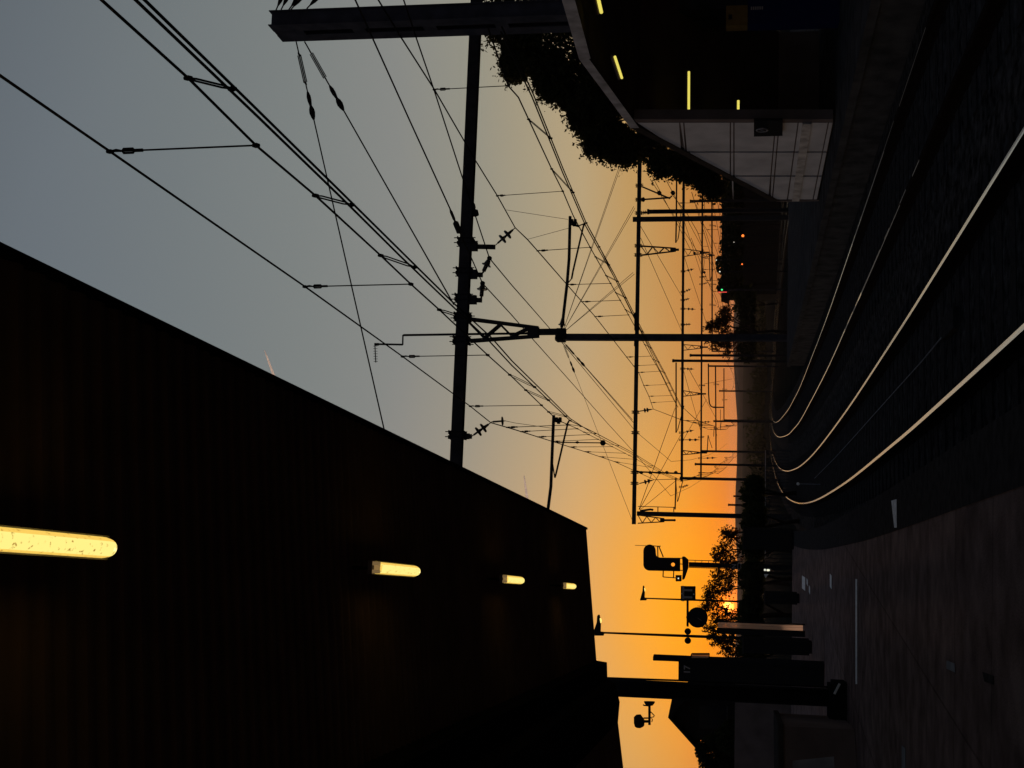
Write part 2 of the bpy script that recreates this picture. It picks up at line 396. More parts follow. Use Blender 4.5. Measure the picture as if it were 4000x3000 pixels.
# tube lamps under the canopy
def ceiling_lamp(pn, pf, label, parts=True):
    mid = (pn + pf) / 2; L = (pf - pn).length; d = (pf - pn).normalized(); e = V((d.y, -d.x, 0)).normalized()
    t = thing('ceiling_lamp', mid + Z*.10, label, 'lamp', 'tube lamps under the canopy')
    w = .029
    a, b_ = pn, pf
    sec = [(w*1.12*math.cos(R(180 + 180*k/10)), .030 + .040*math.sin(R(180 + 180*k/10))) for k in range(11)]
    m = MB(); n = len(sec)
    for q, f_ in ((a + d*.06, 1), (b_ - d*.05, 1), (b_ - d*.02, .9), (b_, .62)):
        for x, z in sec: m.v.append(q + e*x*f_ + Z*(.03 + (z - .03)*f_))
    for j in range(3):
        for i in range(n-1): m.f.append((j*n+i, j*n+i+1, (j+1)*n+i+1, (j+1)*n+i))
    m.f.append(tuple(range(n))); m.f.append(tuple(range(4*n-1, 3*n-1, -1)))
    o = m.build('diffuser', ['tubeedge', 'tube'], t)
    for i, p in enumerate(o.data.polygons):
        if i % (n-1) in (2, 3, 4, 5, 6) and i < 2*(n-1): p.material_index = 1
    MB().box(mid + Z*.044, d*(L/2), e*(w*1.3), Z*.012).build('housing', 'concrete', t)
    m = MB()
    m.prism([a + e*w*1.1, a + e*w*.4, a + e*w*.4 + d*.035, a - e*w*.4 + d*.035, a - e*w*.4, a - e*w*1.1, a - e*w*1.05 + d*.058, a + e*w*1.05 + d*.058], Z*.030)
    m.build('end_cap', 'capglow', t)
    MB().box(b_ + d*.006 + Z*.040, d*.010, e*w*.6, Z*.010).build('end_cap', 'dark', t)
    for f_ in (.25, .75):
        q = a + d*(L*f_) + Z*.07; MB().tube([q, q + Z*.35], .010, 6).build('hanger', 'dark', t)
    return t
lamps = [((-480, 2048), (462, 2142), 'largest lit tube lamp, cut by the picture edge'), ((1447, 2222), (1642, 2232), 'second largest lit tube lamp under the dark canopy'),
         ((1957, 2264), (2048, 2268), 'third lit tube lamp under the dark canopy, smaller than two others'), ((2194, 2287), (2250, 2291), 'smallest lit tube lamp, nearest the canopy end')]
far_ = [PZ(f_[0], f_[1], 1.90) for _, f_, _ in lamps]
dl = (far_[3] - far_[0]).normalized()
for i, (nr, fr, lab) in enumerate(lamps):
    pf = far_[i]; pn = pf - dl*(1.02)
    ceiling_lamp(pn, pf, lab)

# security camera on the column
def oc(X, Y): return oncol(X, Y) - tc*.0
t = thing('security_camera', oc(2537, 2745), 'dark security camera on a bent bracket fixed to the canopy column', 'camera')
MB().lathe(oc(2537, 2740), oc(2537, 2756), [(0, .09), (.5, .08), (1, .05)], 10).build('mount', 'dark', t)
m = MB().tube([oc(2537, 2742), oc(2537, 2832)], .020, 8)
m.tube([oc(2538, 2756), oc(2530, 2757), oc(2515, 2755), oc(2512, 2752)], .011, 6)
m.tube([oc(2541, 2780), oc(2556, 2795), oc(2554, 2800), oc(2541, 2803), oc(2549, 2810), oc(2546, 2820)], .009, 6)
m.tube([oc(2537, 2818), oc(2515, 2818)], .022, 8); m.tube([oc(2537, 2805), oc(2514, 2805)], .012, 6)
m.build('bracket', 'dark', t)
m = MB().prism([oc(*q) - tc*.12 for q in [(2500, 2793), (2484, 2794), (2478, 2799), (2478, 2822), (2482, 2836), (2490, 2841), (2503, 2842), (2515, 2836), (2516, 2816), (2510, 2806)]], tc*.26)
m.build('camera_housing', 'dark', t)
MB().lathe(oc(2497, 2818) - tc*.12, oc(2497, 2818) - tc*.14, [(0, .035), (1, .035)], 12).build('lens', 'pane', t)

# low parapet wall at the far left
a0, a1 = onplat(3338, 2850), onplat(3352, 3080)
zz = PZ(3005, 2900, -.42).z
t = thing('parapet_wall', a0, 'low grey concrete parapet wall with a capping, behind the canopy column foot', 'wall')
dd = (a1 - a0).normalized(); nn = V((-dd.y, dd.x, 0))
m = MB()
h = .98
m.prism([a0, a0 + dd*3.2, a0 + dd*3.2 + Z*h, a0 + Z*h], tc*2.2); m.build('wall', 'inside', t)
MB().prism([a0 - dd*.05 - tc*.05 + Z*h, a0 + dd*3.2 - tc*.05 + Z*h, a0 + dd*3.2 - tc*.05 + Z*(h+.07), a0 - dd*.05 - tc*.05 + Z*(h+.07)], tc*2.3).build('capping', 'kerb', t)
MB().prism([a0 + dd*.45 - tc*.012 + Z*.30, a0 + dd*2.9 - tc*.012 + Z*.30, a0 + dd*2.9 - tc*.012 + Z*.86, a0 + dd*.55 - tc*.012 + Z*.86], tc*.008).build('panel', 'concrete', t)

# ------------------------------------------------------------------ overhead line portals
def collar(root, p, e, tt, w=.30):
    m = MB()
    for s in (-1, 1):
        for u in (-1, 1):
            q = p + e*(s*.055)
            m.tube([q + tt*(u*.15) - Z*.24, q + tt*(u*.15) + Z*.24], .012, 5)
        m.box(p + e*(s*.055) + Z*.16, e*.03, tt*.18, Z*.012); m.box(p + e*(s*.055) - Z*.16, e*.03, tt*.18, Z*.012)
    m.box(p - Z*.15, e*.09, tt*.09, Z*.02); m.box(p + Z*.15, e*.09, tt*.09, Z*.02)
    return m.build('clamp', 'dark', root)
def pylon(root, base, topz, e, tt, deep=1.0, wide=.33):
    """two slotted side plates joined by a web; base is the near left corner on plan"""
    m = MB(); z0 = base.z
    for s in (0, 1):
        q0 = base + e*(wide*s)
        th = e*.011
        for off in (.0, .62):                              # two strips of the plate
            m.box(q0 + tt*(off+.19) + Z*((topz - z0)/2), th, tt*.19, Z*((topz - z0)/2))
        z = topz - .35; first = True
        while z > z0:                                       # battens between the slots
            m.box(V((q0.x, q0.y, z)) + tt*.5, th, tt*.121, Z*(.34 if first else .15)); z -= 1.62; first = False
    m.box(base + e*(wide/2) + tt*.05 + Z*((topz - .06 - z0)/2), e*(wide/2-.011), tt*.012, Z*((topz - .06 - z0)/2))
    m.box(base + e*(wide/2) + tt*.95 + Z*((topz - .06 - z0)/2), e*(wide/2-.011), tt*.012, Z*((topz - .06 - z0)/2))
    return m.build('pylon', 'pylon', root)
def lattice(root, pts, plates, w=.055, tt=None, dep=.10):
    """tapering hanging post: left chord, right chord, zigzag, bottom"""
    (l0, l1), (r0, r1), zig, neck = pts
    m = MB()
    for u in (-1, 1):
        o_ = tt*(u*dep)
        m.bar(l0 + o_, l1 + o_*.6, w, w); m.bar(r0 + o_, r1 + o_*.6, w, w)
        for a, b_ in zip(zig[:-1], zig[1:]): m.bar(a + o_*.8, b_ + o_*.8, w*.7, w*.7)
    pc_ = [l1 + (l0-l1)*.16, r1 + (r0-r1)*.16, r1, l1]
    m.prism([p - tt*.075 for p in pc_], tt*.15)
    if neck: m.bar(neck[0], neck[1], neck[2], neck[2]*.9, tt)
    return m.build('hanging_post', 'steel', root)
def insulator(root, p, q, sheds, r, rod=.022, name='insulator'):
    prof = [(0, rod*.5), (.1, rod*.5), (.12, rod)]
    for s in sheds: prof += [(s-.065, rod), (s-.045, r*.94), (s, r), (s+.04, r*.85), (s+.065, rod*1.6)]
    prof += [(.88, rod), (.9, rod*.5), (1, rod*.5)]
    return MB().lathe(p, q, prof, 10).build(name, 'insul', root)
def tie(root, a, b_, r, tbl=True, name='tie_rod'):
    m = MB().tube([a, b_], r, 6); d = (b_ - a); L = d.length; d.normalize()
    if tbl:                                                   # turnbuckle and strain insulator near the head
        s = d.cross(Y_).normalized()
        for u in (-1, 1): m.bar(a + d*.35 + s*(u*.035), a + d*1.05 + s*(u*.035), .022, .022)
        for f_ in (.33, 1.07): m.bar(a + d*(f_-.03), a + d*(f_+.03), .11, .03)
        m.lathe(a + d*1.3, a + d*2.0, [(0, .025), (.15, .05), (.3, .05), (.5, .03), (.62, .06), (.75, .07), (.9, .05), (1, .025)], 8)
    return m.build(name, 'wire', root)

# --- portal 1 (nearest)
B1r, B1l = PZ(1857, 120, 5.95), PZ(1783, 1790, 5.95)
e1 = (B1r - B1l).normalized(); e1.z = 0; e1.normalize(); tt1 = V((-e1.y, e1.x, 0))
def p1(X, Y): return onp(B1l, e1, X, Y)
Pn = P(1047, 97, 28.95); tpy = V((-.125, 1, 0)).normalized(); epy = V((tpy.y, -tpy.x, 0))
port1 = thing('portal_gantry', V((Pn.x, Pn.y, platz(29) - .12)), 'nearest overhead line portal with a tall slotted pylon and a thick dark beam', 'gantry', 'overhead line portals')
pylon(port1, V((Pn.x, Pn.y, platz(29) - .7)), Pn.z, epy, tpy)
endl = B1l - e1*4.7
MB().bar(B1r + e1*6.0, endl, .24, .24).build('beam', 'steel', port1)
m = MB(); m.abox(endl.x - .13, endl.x + .13, endl.y - .13, endl.y + .13, platz(28) - .6, B1l.z + .4); m.build('mast', 'steel', port1)
for yy in (945, 1062, 1165, 1238, 1330, 1700):
    Xc = 1857 + (yy - 120) * (1783 - 1857) / (1790 - 120)
    collar(port1, p1(Xc, yy), e1, tt1)
lattice(port1, ((p1(1835, 1332), p1(2105, 1313)), (p1(1838, 1247), p1(2105, 1281)), [p1(*q) for q in [(1832, 1260), (1892, 1322), (1955, 1268), (2000, 1314), (2062, 1284)]], (p1(2100, 1297), p1(2182, 1296), .125)), None, .055, tt1)
m = MB(); m.box(p1(2193, 1302), e1*.10, tt1*.08, Z*.10); m.box(p1(2183, 1322), e1*.03, tt1*.06, Z*.08); m.build('post_foot', 'dark', port1)
for (xa, xb, yy) in ((1838, 1934, 963), (1836, 1885, 1072), (1834, 1882, 1171)):
    m = MB().bar(p1(xa, yy), p1(xb, yy + 2), .10, .10); m.bar(p1(xa, yy), p1(xa + 26, yy), .2, .2); m.build('bracket_arm', 'steel', port1)
MB().bar(p1(1820, 1705), p1(1842, 1705), .10, .12).build('bracket_arm', 'steel', port1)
insulator(port1, p1(1936, 957), p1(2012, 890), (.36, .62), .115)
insulator(port1, p1(1886, 1066), p1(1912, 1010), (.55,), .11, .045)
insulator(port1, p1(1880, 1164), p1(1885, 1108), (.62,), .12, .045)
insulator(port1, p1(1842, 1705), p1(1917, 1651), (.36, .62), .115)
insulator(port1, p1(1919, 1648), p1(1974, 1644), (.80,), .10, .02)
tie(port1, p1(1157, 163), endl + Z*.12, .016); tie(port1, p1(1190, 163), p1(1773, 1190), .018)
m = MB()
for (xa, ya, xb, yb) in ((1078, 40, 1100, -10), (1098, 38, 1124, -14), (1128, 38, 1168, -16), (1136, 38, 1176, -10), (1198, 34, 1240, -10)):
    a = p1(xa, ya); b_ = p1(xb, yb); d = (b_ - a).normalized()
    k_ = (B1r.z + .1 - a.z) / d.z if d.z < 0 else 10
    m.tube([a, a + d*min(k_, 7)], .016, 6); m.lathe(a + d*.12, a + d*.75, [(0, .02), (.2, .05), (.5, .06), (.8, .05), (1, .02)], 8)
m.build('back_stays', 'wire', port1)
# registration tubes hanging from portal 1
def cantilever(root, f, pts, arm, r=.034):
    m = MB().tube([f(*q) for q in pts], r, 8); m.tube([f(*q) for q in arm], r*.62, 7)
    a = f(*arm[0]); m.tube([a, a + (f(*pts[2]) - a)*.999], r*.4, 5) if len(pts) > 2 else None
    return m.build('registration_arm', 'steel', root)
cantilever(port1, p1, [(2197, 1266), (2202, 1222), (2215, 1110), (2223, 1010), (2227, 845)], [(2233, 1088), (2238, 1060), (2276, 895), (2282, 873), (2290, 871)])
insulator(port1, p1(2193, 1285), p1(2200, 1238), (.35,), .085, .035)
m = MB()
for (x_, y_) in ((2234, 866), (2242, 874), (2247, 866)): m.box(p1(x_, y_), e1*.05, tt1*.04, Z*.03)
m.bar(p1(2226, 874), p1(2262, 884), .05, .03); m.build('wire_clamp', 'dark', port1)
cantilever(port1, p1, [(2138, 2010), (2152, 1900), (2156, 1790), (2163, 1622)], [(2167, 1866), (2172, 1850), (2218, 1652), (2224, 1642), (2232, 1644)])
m = MB()
for (x_, y_) in ((2174, 1640), (2182, 1646), (2188, 1640)): m.box(p1(x_, y_), e1*.05, tt1*.05, Z*.03)
m.build('wire_clamp', 'dark', port1)
MB().tube([p1(2138, 2010), p1(2120, 2240)], .03, 8).build('registration_strut', 'steel', port1)
# aerial on the hanging post
ant = thing('aerial', p1(2050, 1303), 'thin aerial mast with a comb-like antenna clamped to the nearest hanging post', 'aerial')
m = MB().tube([p1(2090, 1302), p1(1900, 1304), p1(1576, 1309)], .026, 7)
m.tube([p1(1574, 1308), p1(1573, 1347)], .018, 6); m.tube([p1(1573, 1346), p1(1466, 1344)], .022, 7)
m.build('mast', 'steel', ant)
m = MB().tube([p1(1464, 1340), p1(1468, 1416)], .012, 6)
for k in range(7):
    yy = 1352 + k*10; m.tube([p1(1458 + k*.3, yy), p1(1474 + k*.3, yy)], .006, 5)
m.lathe(p1(1463, 1345), p1(1480, 1345), [(0, .03), (1, .03)], 8)
m.build('antenna', 'steel', ant)

# --- portal 2
B2r, B2l = PZ(2500, 560, 5.63), PZ(2476, 2048, 5.63)
e2 = (B2r - B2l); e2.z = 0; e2.normalize(); tt2 = V((-e2.y, e2.x, 0))
def p2(X, Y): return onp(B2l, e2, X, Y)
nl = p2(2190, 1323)
port2 = thing('portal_gantry', V((nl.x, nl.y, zr(77) - .6)), 'second overhead line portal with a tall central pylon and fanned tie rods', 'gantry', 'overhead line portals')
tp2 = V((-.075, 1, 0)).normalized(); ep2 = V((tp2.y, -tp2.x, 0))
base2 = p2(2190, 1292 + 33) ; base2 = V((base2.x + .0, base2.y - .5, zr(77) - .7))
pylon(port2, base2, nl.z, ep2, tp2, 1.0, .30)
m = MB(); m.box(V((base2.x, base2.y, nl.z)) + ep2*.15 + tp2*.5, ep2*.24, tp2*.56, Z*.25); m.build('pylon_head', 'dark', port2)
MB().bar(B2r + e2*3, B2l - e2*.0, .22, .22).build('beam', 'steel', port2)
MB().bar(p2(2487, 1222), p2(2487, 1290), .30, .26).build('beam_splice', 'dark', port2); MB().bar(p2(2486, 1330), p2(2485, 1352), .3, .24).build('beam_splice', 'dark', port2)
def at2(f, X0, Y0, w, h, zb, root, name='mast', m_='steel', tt=None):
    p = f(X0, Y0); e = ec
    return MB().box(V((p.x, p.y, (p.z + zb)/2)), X_*w/2, Y_*h/2, Z*((p.z - zb)/2)).build(name, m_, root)
at2(p2, 2488, 2006, .24, .24, zr(77) - .6, port2)
at2(p2, 2472, 857, .27, .27, zr(77) - .6, port2)
def lat(root, f, tt, Xt, Xb, yl0, yr0, yl1, yr1, tail, nz=5, w=.05):
    zig = []
    for k in range(nz):
        t_ = k/(nz-1) * .84; yl = yl0 + (yl1-yl0)*t_; yr = yr0 + (yr1-yr0)*t_
        zig.append(f(Xt + (Xb-Xt)*t_, yr if k % 2 == 0 else yl))
    ym = (yl1+yr1)/2
    return lattice(root, ((f(Xt, yl0), f(Xb, yl1)), (f(Xt, yr0), f(Xb, yr1)), zig, (f(Xb - 8, ym), f(tail, ym), w*2.2)), None, w, tt)
lat(port2, p2, tt2, 2492, 2595, 2044, 2012, 2038, 2026, 2635, 6, .055)
lat(port2, p2, tt2, 2504, 2640, 997, 961, 981, 970, 2652, 6, .055)
MB().lathe(p2(2631, 2032), p2(2640, 2032), [(0, .02), (.3, .07), (.7, .07), (1, .02)], 8).build('end_knob', 'dark', port2)
for yy in (1690, 1610, 1845, 1888, 725, 780, 832, 960, 996): 
    Xc = 2500 + (yy - 560) * (2476 - 2500) / 1488.0
    collar(port2, p2(Xc, yy), e2, tt2, .26)
m = MB().tube([p2(2490, 1843), p2(2570, 1846), p2(2665, 1850)], .045, 8)
for x_ in (2505, 2540, 2575, 2605, 2640): m.lathe(p2(x_-7, 1845), p2(x_+7, 1847), [(0, .04), (.3, .09), (.7, .09), (1, .04)], 8)
m.build('hanging_tube', 'steel', port2)
m = MB().tube([p2(2502, 780), p2(2618, 772), p2(2624, 765)], .05, 8); m.tube([p2(2510, 730), p2(2618, 776)], .045, 8)
m.lathe(p2(2505, 780), p2(2520, 779), [(0, .05), (.4, .14), (.7, .14), (1, .05)], 8); m.build('hanging_bracket', 'steel', port2)
insulator(port2, p2(2492, 1607), p2(2552, 1598), (.45, .62), .13, .03)
insulator(port2, p2(2492, 1890), p2(2556, 1874), (.45, .65), .13, .03)
insulator(port2, p2(2504, 832), p2(2530, 829), (.4, .7), .12, .05)
head = V((base2.x, base2.y, nl.z - .1)) + ep2*.15 + tp2*.35
for (x_, y_) in ((2448, 575), (2452, 583), (2479, 806), (2484, 812), (2477, 1064), (2482, 1070)): tie(port2, head + ep2*.2, p2(x_, y_) + Z*.05, .014, False)
for (x_, y_) in ((2474, 1640), (2479, 1652)): tie(port2, head - ep2*.2, p2(x_, y_) + Z*.05, .018, True)
tie(port2, head - ep2*.2, p2(2474, 2044), .012, True)
cantilever(port2, p2, [(2641, 1416), (2641, 1560), (2641, 1690)], [(2647, 1680), (2652, 1660), (2668, 1600), (2672, 1585)], .04)
cantilever(port2, p2, [(2637, 1990), (2639, 1930), (2640, 1865)], [(2646, 1960), (2650, 1950), (2664, 1890), (2668, 1878)], .04)
cantilever(port2, p2, [(2643, 700), (2642, 850), (2640, 948)], [(2648, 935), (2651, 920), (2659, 850), (2660, 830)], .045)
m = MB().tube([p2(2492, 1978), p2(2570, 1980), p2(2640, 1982)], .02, 6)
for x_ in (2570, 2632): m.tube([p2(x_, 1980), p2(x_, 2000)], .03, 6)
m.tube([p2(2500, 1996), p2(2540, 1990), p2(2552, 1992)], .06, 8); m.build('side_rail', 'steel', port2)

# masts further along, each a thing of its own
def mast(X, Y, y, wpx, label, head=None, grp='line masts down the track'):
    p = P(X, Y, y); w = wpx * y / F
    t = thing('line_mast', V((p.x, p.y, zr(y) - .6)), label, 'mast', grp)
    z0 = zr(y) - .6; m = MB()
    for s in (-1, 1): m.box(V((p.x + s*w*.4, p.y, (p.z+z0)/2)), X_*(w*.1), Y_*(w*.5), Z*((p.z-z0)/2))
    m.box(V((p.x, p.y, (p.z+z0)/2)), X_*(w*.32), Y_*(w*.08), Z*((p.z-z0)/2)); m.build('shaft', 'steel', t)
    MB().box(p, X_*w*.62, Y_*w*.62, Z*.06).build('cap_plate', 'dark', t)
    return t
mast(2630, 1409, 78, 10, 'thick line mast with stepped sections, next to the central pylon on the canopy side')
mast(2697, 1388, 98, 9, 'shorter line mast close beside the stepped one')
mast(2532, 827, 82, 15, 'line mast with a pointed insulator head next to the twin mast by the shelter trees')
mast(2697, 786, 125, 9, 'thin line mast standing just before the leafy shrub over the stair roof')
mast(2716, 1813, 138, 8, 'plain line mast standing between the third portal mast and the signal side of the line')
mast(2788, 1645, 232, 7, 'distant thin line mast carrying the end of a far beam')
mast(2810, 1527, 240, 6, 'farthest thin line mast above the dark tree line')
mast(2867, 1938, 150, 6, 'short stub mast low on the skyline towards the signal, thinner of two')
mast(2846, 1972, 150, 7, 'short stub mast low on the skyline towards the signal, taller of two')
mast(2836, 2078, 140, 7, 'short stub mast in front of the sunset tree')

# --- portal 3, 4 and the far beams
def far_portal(r_, l_, zc, label, masts, lats, tubes, rext=0, thick=.22, pins=()):
    a, b_ = PZ(*r_, zc), PZ(*l_, zc); e = a - b_; e.z = 0; e.normalize(); tt = V((-e.y, e.x, 0))
    f = lambda X, Y: onp(b_, e, X, Y)
    y = (a.y + b_.y)/2
    t = thing('portal_gantry', V((b_.x, b_.y, zr(b_.y) - .6)), label, 'gantry', 'overhead line portals')
    MB().bar(a + e*rext, b_, thick, thick).build('beam', 'steel', t)
    for (X, Y, w) in masts:
        p = f(X, Y); MB().abox(p.x-w/2, p.x+w/2, p.y-w/2, p.y+w/2, zr(p.y) - .6, p.z).build('mast', 'steel', t)
    for L_ in lats: lat(t, f, tt, *L_)
    for T_ in tubes: cantilever(t, f, T_[:3], T_[3:], .04)
    for (X, Y, X2, Y2) in pins: insulator(t, f(X, Y), f(X2, Y2), (.4, .7), .12, .03)
    for (X, Y, X2, Y2) in pins: collar(t, f(X - 4, Y), e, tt)
    return t, f, e
port3, p3, e3 = far_portal((2671, 650), (2663, 1880), 4.73, 'third overhead line portal with four hanging lattice posts', [(2655, 1868, .24)],
    [(2672, 2745, 1002, 972, 990, 982, 2770, 5, .06), (2671, 2745, 1368, 1346, 1360, 1352, 2766, 5, .06), (2668, 2735, 1548, 1526, 1541, 1536, 2758, 5, .06), (2668, 2730, 1776, 1760, 1771, 1766, 2762, 5, .06)],
    [[(2770, 985), (2772, 1040), (2774, 1100), (2776, 1095), (2778, 1085), (2785, 1055), (2786, 1050)], [(2762, 1768), (2764, 1740), (2766, 1700), (2768, 1705), (2770, 1715), (2780, 1745), (2782, 1750)]],
    3, .22, [(2672, 1060, 2712, 1050), (2672, 1140, 2700, 1128), (2671, 1206, 2718, 1208), (2670, 1440, 2712, 1442), (2666, 1690, 2712, 1680), (2666, 1718, 2738, 1718), (2671, 1172, 2694, 1166), (2671, 1268, 2700, 1266), (2666, 1902, 2690, 1894)])
port4, p4, e4 = far_portal((2744, 700), (2738, 1868), 4.05, 'fourth overhead line portal, thin beam seen under the third', [(2738, 1868, .22), (2737, 1762, .24)],
    [(2745, 2780, 1006, 990, 1000, 994, 2792, 4, .06)], [[(2788, 1705), (2789, 1680), (2790, 1664), (2791, 1668), (2793, 1675), (2800, 1700), (2801, 1702)]], 2, .2,
    [(2744, 1082, 2760, 1080), (2743, 1110, 2764, 1104), (2741, 1505, 2756, 1506), (2740, 1648, 2778, 1648), (2739, 1708, 2752, 1706), (2739, 1790, 2802, 1788)])
far_portal((2781, 780), (2782, 1372), 3.45, 'fifth overhead line portal above the dark yard bushes', [(2782, 1372, .2), (2781, 782, .2)], [], [], 0, .2, [(2782, 880, 2800, 884), (2782, 1110, 2800, 1111), (2782, 1190, 2798, 1194)])
far_portal((2795, 1430), (2797, 1760), 3.2, 'distant portal with a slim beam over the bent pipe bracket', [(2796, 1645, .2)], [], [[(2814, 1600), (2814, 1640), (2814, 1680), (2815, 1670), (2816, 1660), (2822, 1640), (2823, 1638)]], 0, .2, [(2797, 1500, 2810, 1502), (2797, 1590, 2812, 1592)])
far_portal((2828, 1440), (2828, 1645), 2.4, 'most distant portal, its beam just over the hill line', [(2828, 1640, .2)], [], [], 0, .2, [(2829, 1520, 2842, 1521), (2829, 1562, 2842, 1561)])
# bent pipe bracket far off
y_ = 190; bp = thing('pipe_bracket', P(2830, 1592, y_), 'bent pipe bracket with a round corner, far down the line', 'bracket')
MB().tube([P(2767, 1420, y_), P(2768, 1540, y_), P(2771, 1575, y_), P(2777, 1586, y_), P(2786, 1591, y_), P(2828, 1591, y_)], .09, 7).build('pipe', 'steel', bp)
MB().abox(P(2796, 1430, y_).x-.12, P(2796, 1430, y_).x+.12, y_-.12, y_+.12, zr(y_)-.6, P(2766, 1430, y_).z).build('post', 'steel', bp)

# ------------------------------------------------------------------ overhead wires
def dropper(root, a, b_, r=.006, loop=False):
    m = MB(); r *= 1.25
    if loop:
        s = V((.012, .03, 0)); m.tube([a, a + (b_-a)*.15 + s, a + (b_-a)*.8 + s, b_], r, 5); m.tube([a, a + (b_-a)*.15 - s, a + (b_-a)*.8 - s, b_], r, 5)
    else: m.tube([a, b_], r, 5)
    m.lathe(b_ + Z*.03, b_ - Z*.03, [(0, .012), (.5, .022), (1, .012)], 6); m.lathe(a + Z*.03, a - Z*.03, [(0, .012), (.5, .02), (1, .012)], 6)
    if not loop and (a-b_).length > .6:
        L = (b_-a).length; d = (b_-a)/L; s = d.cross(Y_).normalized()*.016
        m.tube([a + d*.10, a + d*.11 + s, a + d*.19 + s, a + d*.20], r*1.3, 5); m.tube([a + d*.10, a + d*.11 - s, a + d*.19 - s, a + d*.20], r*1.3, 5)
        m.tube([a + d*.20, a + d*.27], r*1.9, 5); m.tube([a, a + d*.05 + s*.6, a + d*.09], r*1.4, 5)
    return m.build('dropper', 'wire', root)
def zline(pts, z0, y0, s): return [PL(X, Y, z0, y0, s) for X, Y in pts]
R_ = .0105
# left line, above the near track
lineL = thing('overhead_line', (xab(20), 20, zr(20) + 5.5), 'overhead line above the near track: high carrier wire, droppers and double contact wire', 'overhead wire', 'overhead lines')
W1 = [P(-300, 88, 6.7), P(0, 295, 7.95), P(430, 592, 9.85), P(1192, 1120, 15.2), P(1573, 1393, 20.7), P(1837, 1587, 27.3), p1(1917, 1651)]
W2 = [P(220, -165, 6.3), P(397, 0, 7.27), P(735, 305, 8.54), P(1000, 568, 9.85), P(1232, 764, 11.4), P(1487, 998, 13.8), P(1605, 1110, 15.2), P(1716, 1210, 16.9), P(1905, 1387, 20.7), P(2000, 1472, 23.6), P(2115, 1583, 27.3), p1(2176, 1640)]
W3a = zline([(330, -188), (530, 0), (1000, 449), (1330, 769), (1563, 1000), (1780, 1208)], 3.3, 8, .004) + zline([(1904, 1325), (2000, 1428), (2120, 1542)], 3.3, 8, .010) + [p1(2228, 1644)]
W3b = zline([(365, -185), (565, 0), (1000, 424), (1330, 748), (1585, 1000), (1778, 1190)], 3.3, 8, .004) + zline([(1919, 1318), (2000, 1410), (2120, 1528)], 3.3, 8, .010) + [p1(2226, 1634)]
def cat_pt(fx, y, h, off=0.0): return V((fx(y) + off, y, zr(y) + h))
W1b = [P(2010, 1678, 37), P(2150, 1722, 47), P(2290, 1766, 57), P(2400, 1803, 66), p2(2556, 1874)]
W2b = [P(2250, 1672, 38), P(2340, 1718, 48), P(2475, 1788, 60), P(2600, 1858, 72), p2(2646, 1878)]
W3c = [P(2330, 1697, 42), P(2470, 1770, 57), P(2595, 1848, 71), p2(2664, 1880)]
sup = [(121, 1), (160, -1), (200, 1), (240, -1)]
def beyond(fx, h, sag, off):
    out = []; yp = 77
    for y, s in sup:
        for k in range(1, 6):
            t_ = k/5; yy = yp + (y-yp)*t_; out.append(cat_pt(fx, yy, h - sag*4*t_*(1-t_), off*s*.12))
        yp = y
    return out
W1c = beyond(xab, 6.9, .75, 1); W3d = beyond(xab, 5.5, .06, 1)
MB().tube(W1 + W1b + W1c, [.0115]*len(W1) + [.015]*len(W1b) + [.02]*len(W1c), 6).build('carrier_wire', 'wire', lineL)
MB().tube(W2 + W2b, R_, 6).build('auxiliary_wire', 'wire', lineL)
MB().tube(W3a + [q + V((.03, 0, 0)) for q in W3c] + W3d, [.0105]*(len(W3a)) + [.013]*len(W3c) + [.02]*len(W3d), 6).build('contact_wire', 'wire', lineL)
MB().tube(W3b + [q + V((-.03, 0, .02)) for q in W3c], R_, 6).build('contact_wire', 'wire', lineL)
for a, b_ in ((W1[2], W2[3]), (W1[3], W2[6]), (W1[4], W2[8]), (W1[5], W2[10])): dropper(lineL, a, b_)
def lerp_at(pts, y):
    for a, b_ in zip(pts[:-1], pts[1:]):
        if min(a.y, b_.y) <= y <= max(a.y, b_.y): return a + (b_-a)*((y-a.y)/(b_.y-a.y) if b_.y != a.y else 0)
    return pts[-1]
for X, Y in ((735, 305), (1232, 764), (1490, 1000), (1716, 1210)):
    y = min(W2, key=lambda q: (q - PL(X, Y, 3.62, 9, .015)).length).y
    dropper(lineL, lerp_at(W2, y), (lerp_at(W3a, y) + lerp_at(W3b, y))/2, .006, True)
for y in (23.3, 25.2, 28): dropper(lineL, lerp_at(W2, y), lerp_at(W3a, y), .005, True)
for y in (34, 38.5, 43, 47.5, 52, 56.5, 61, 66, 71): dropper(lineL, lerp_at(W1 + W1b, y), lerp_at(W2 + W2b, y), .008)
for y in (33, 41, 50, 58, 65): dropper(lineL, lerp_at(W2 + W2b, y), lerp_at(W3a + W3c, y), .006)
for y in range(82, 240, 7): dropper(lineL, lerp_at(W1c, y), lerp_at(W3d, y), .013)
bd = p1(1974, 1644); MB().tube([bd, P(2010, 1652, 31.5), p1(2157, 1673)], .006, 5).build('steady_wire', 'wire', lineL)
q = P(2175, 1728, 47); q2 = P(2355, 1730, 48.5)
m = MB().tube([q, q2], .02, 6); m.lathe(P(2248, 1728, 47.8), P(2262, 1728, 47.8), [(0, .02), (.5, .05), (1, .02)], 8)
m.lathe(P(2344, 1730, 48.5), P(2366, 1730, 48.5), [(0, .03), (.25, .10), (.75, .10), (1, .03)], 10); m.build('weighted_dropper', 'wire', lineL)

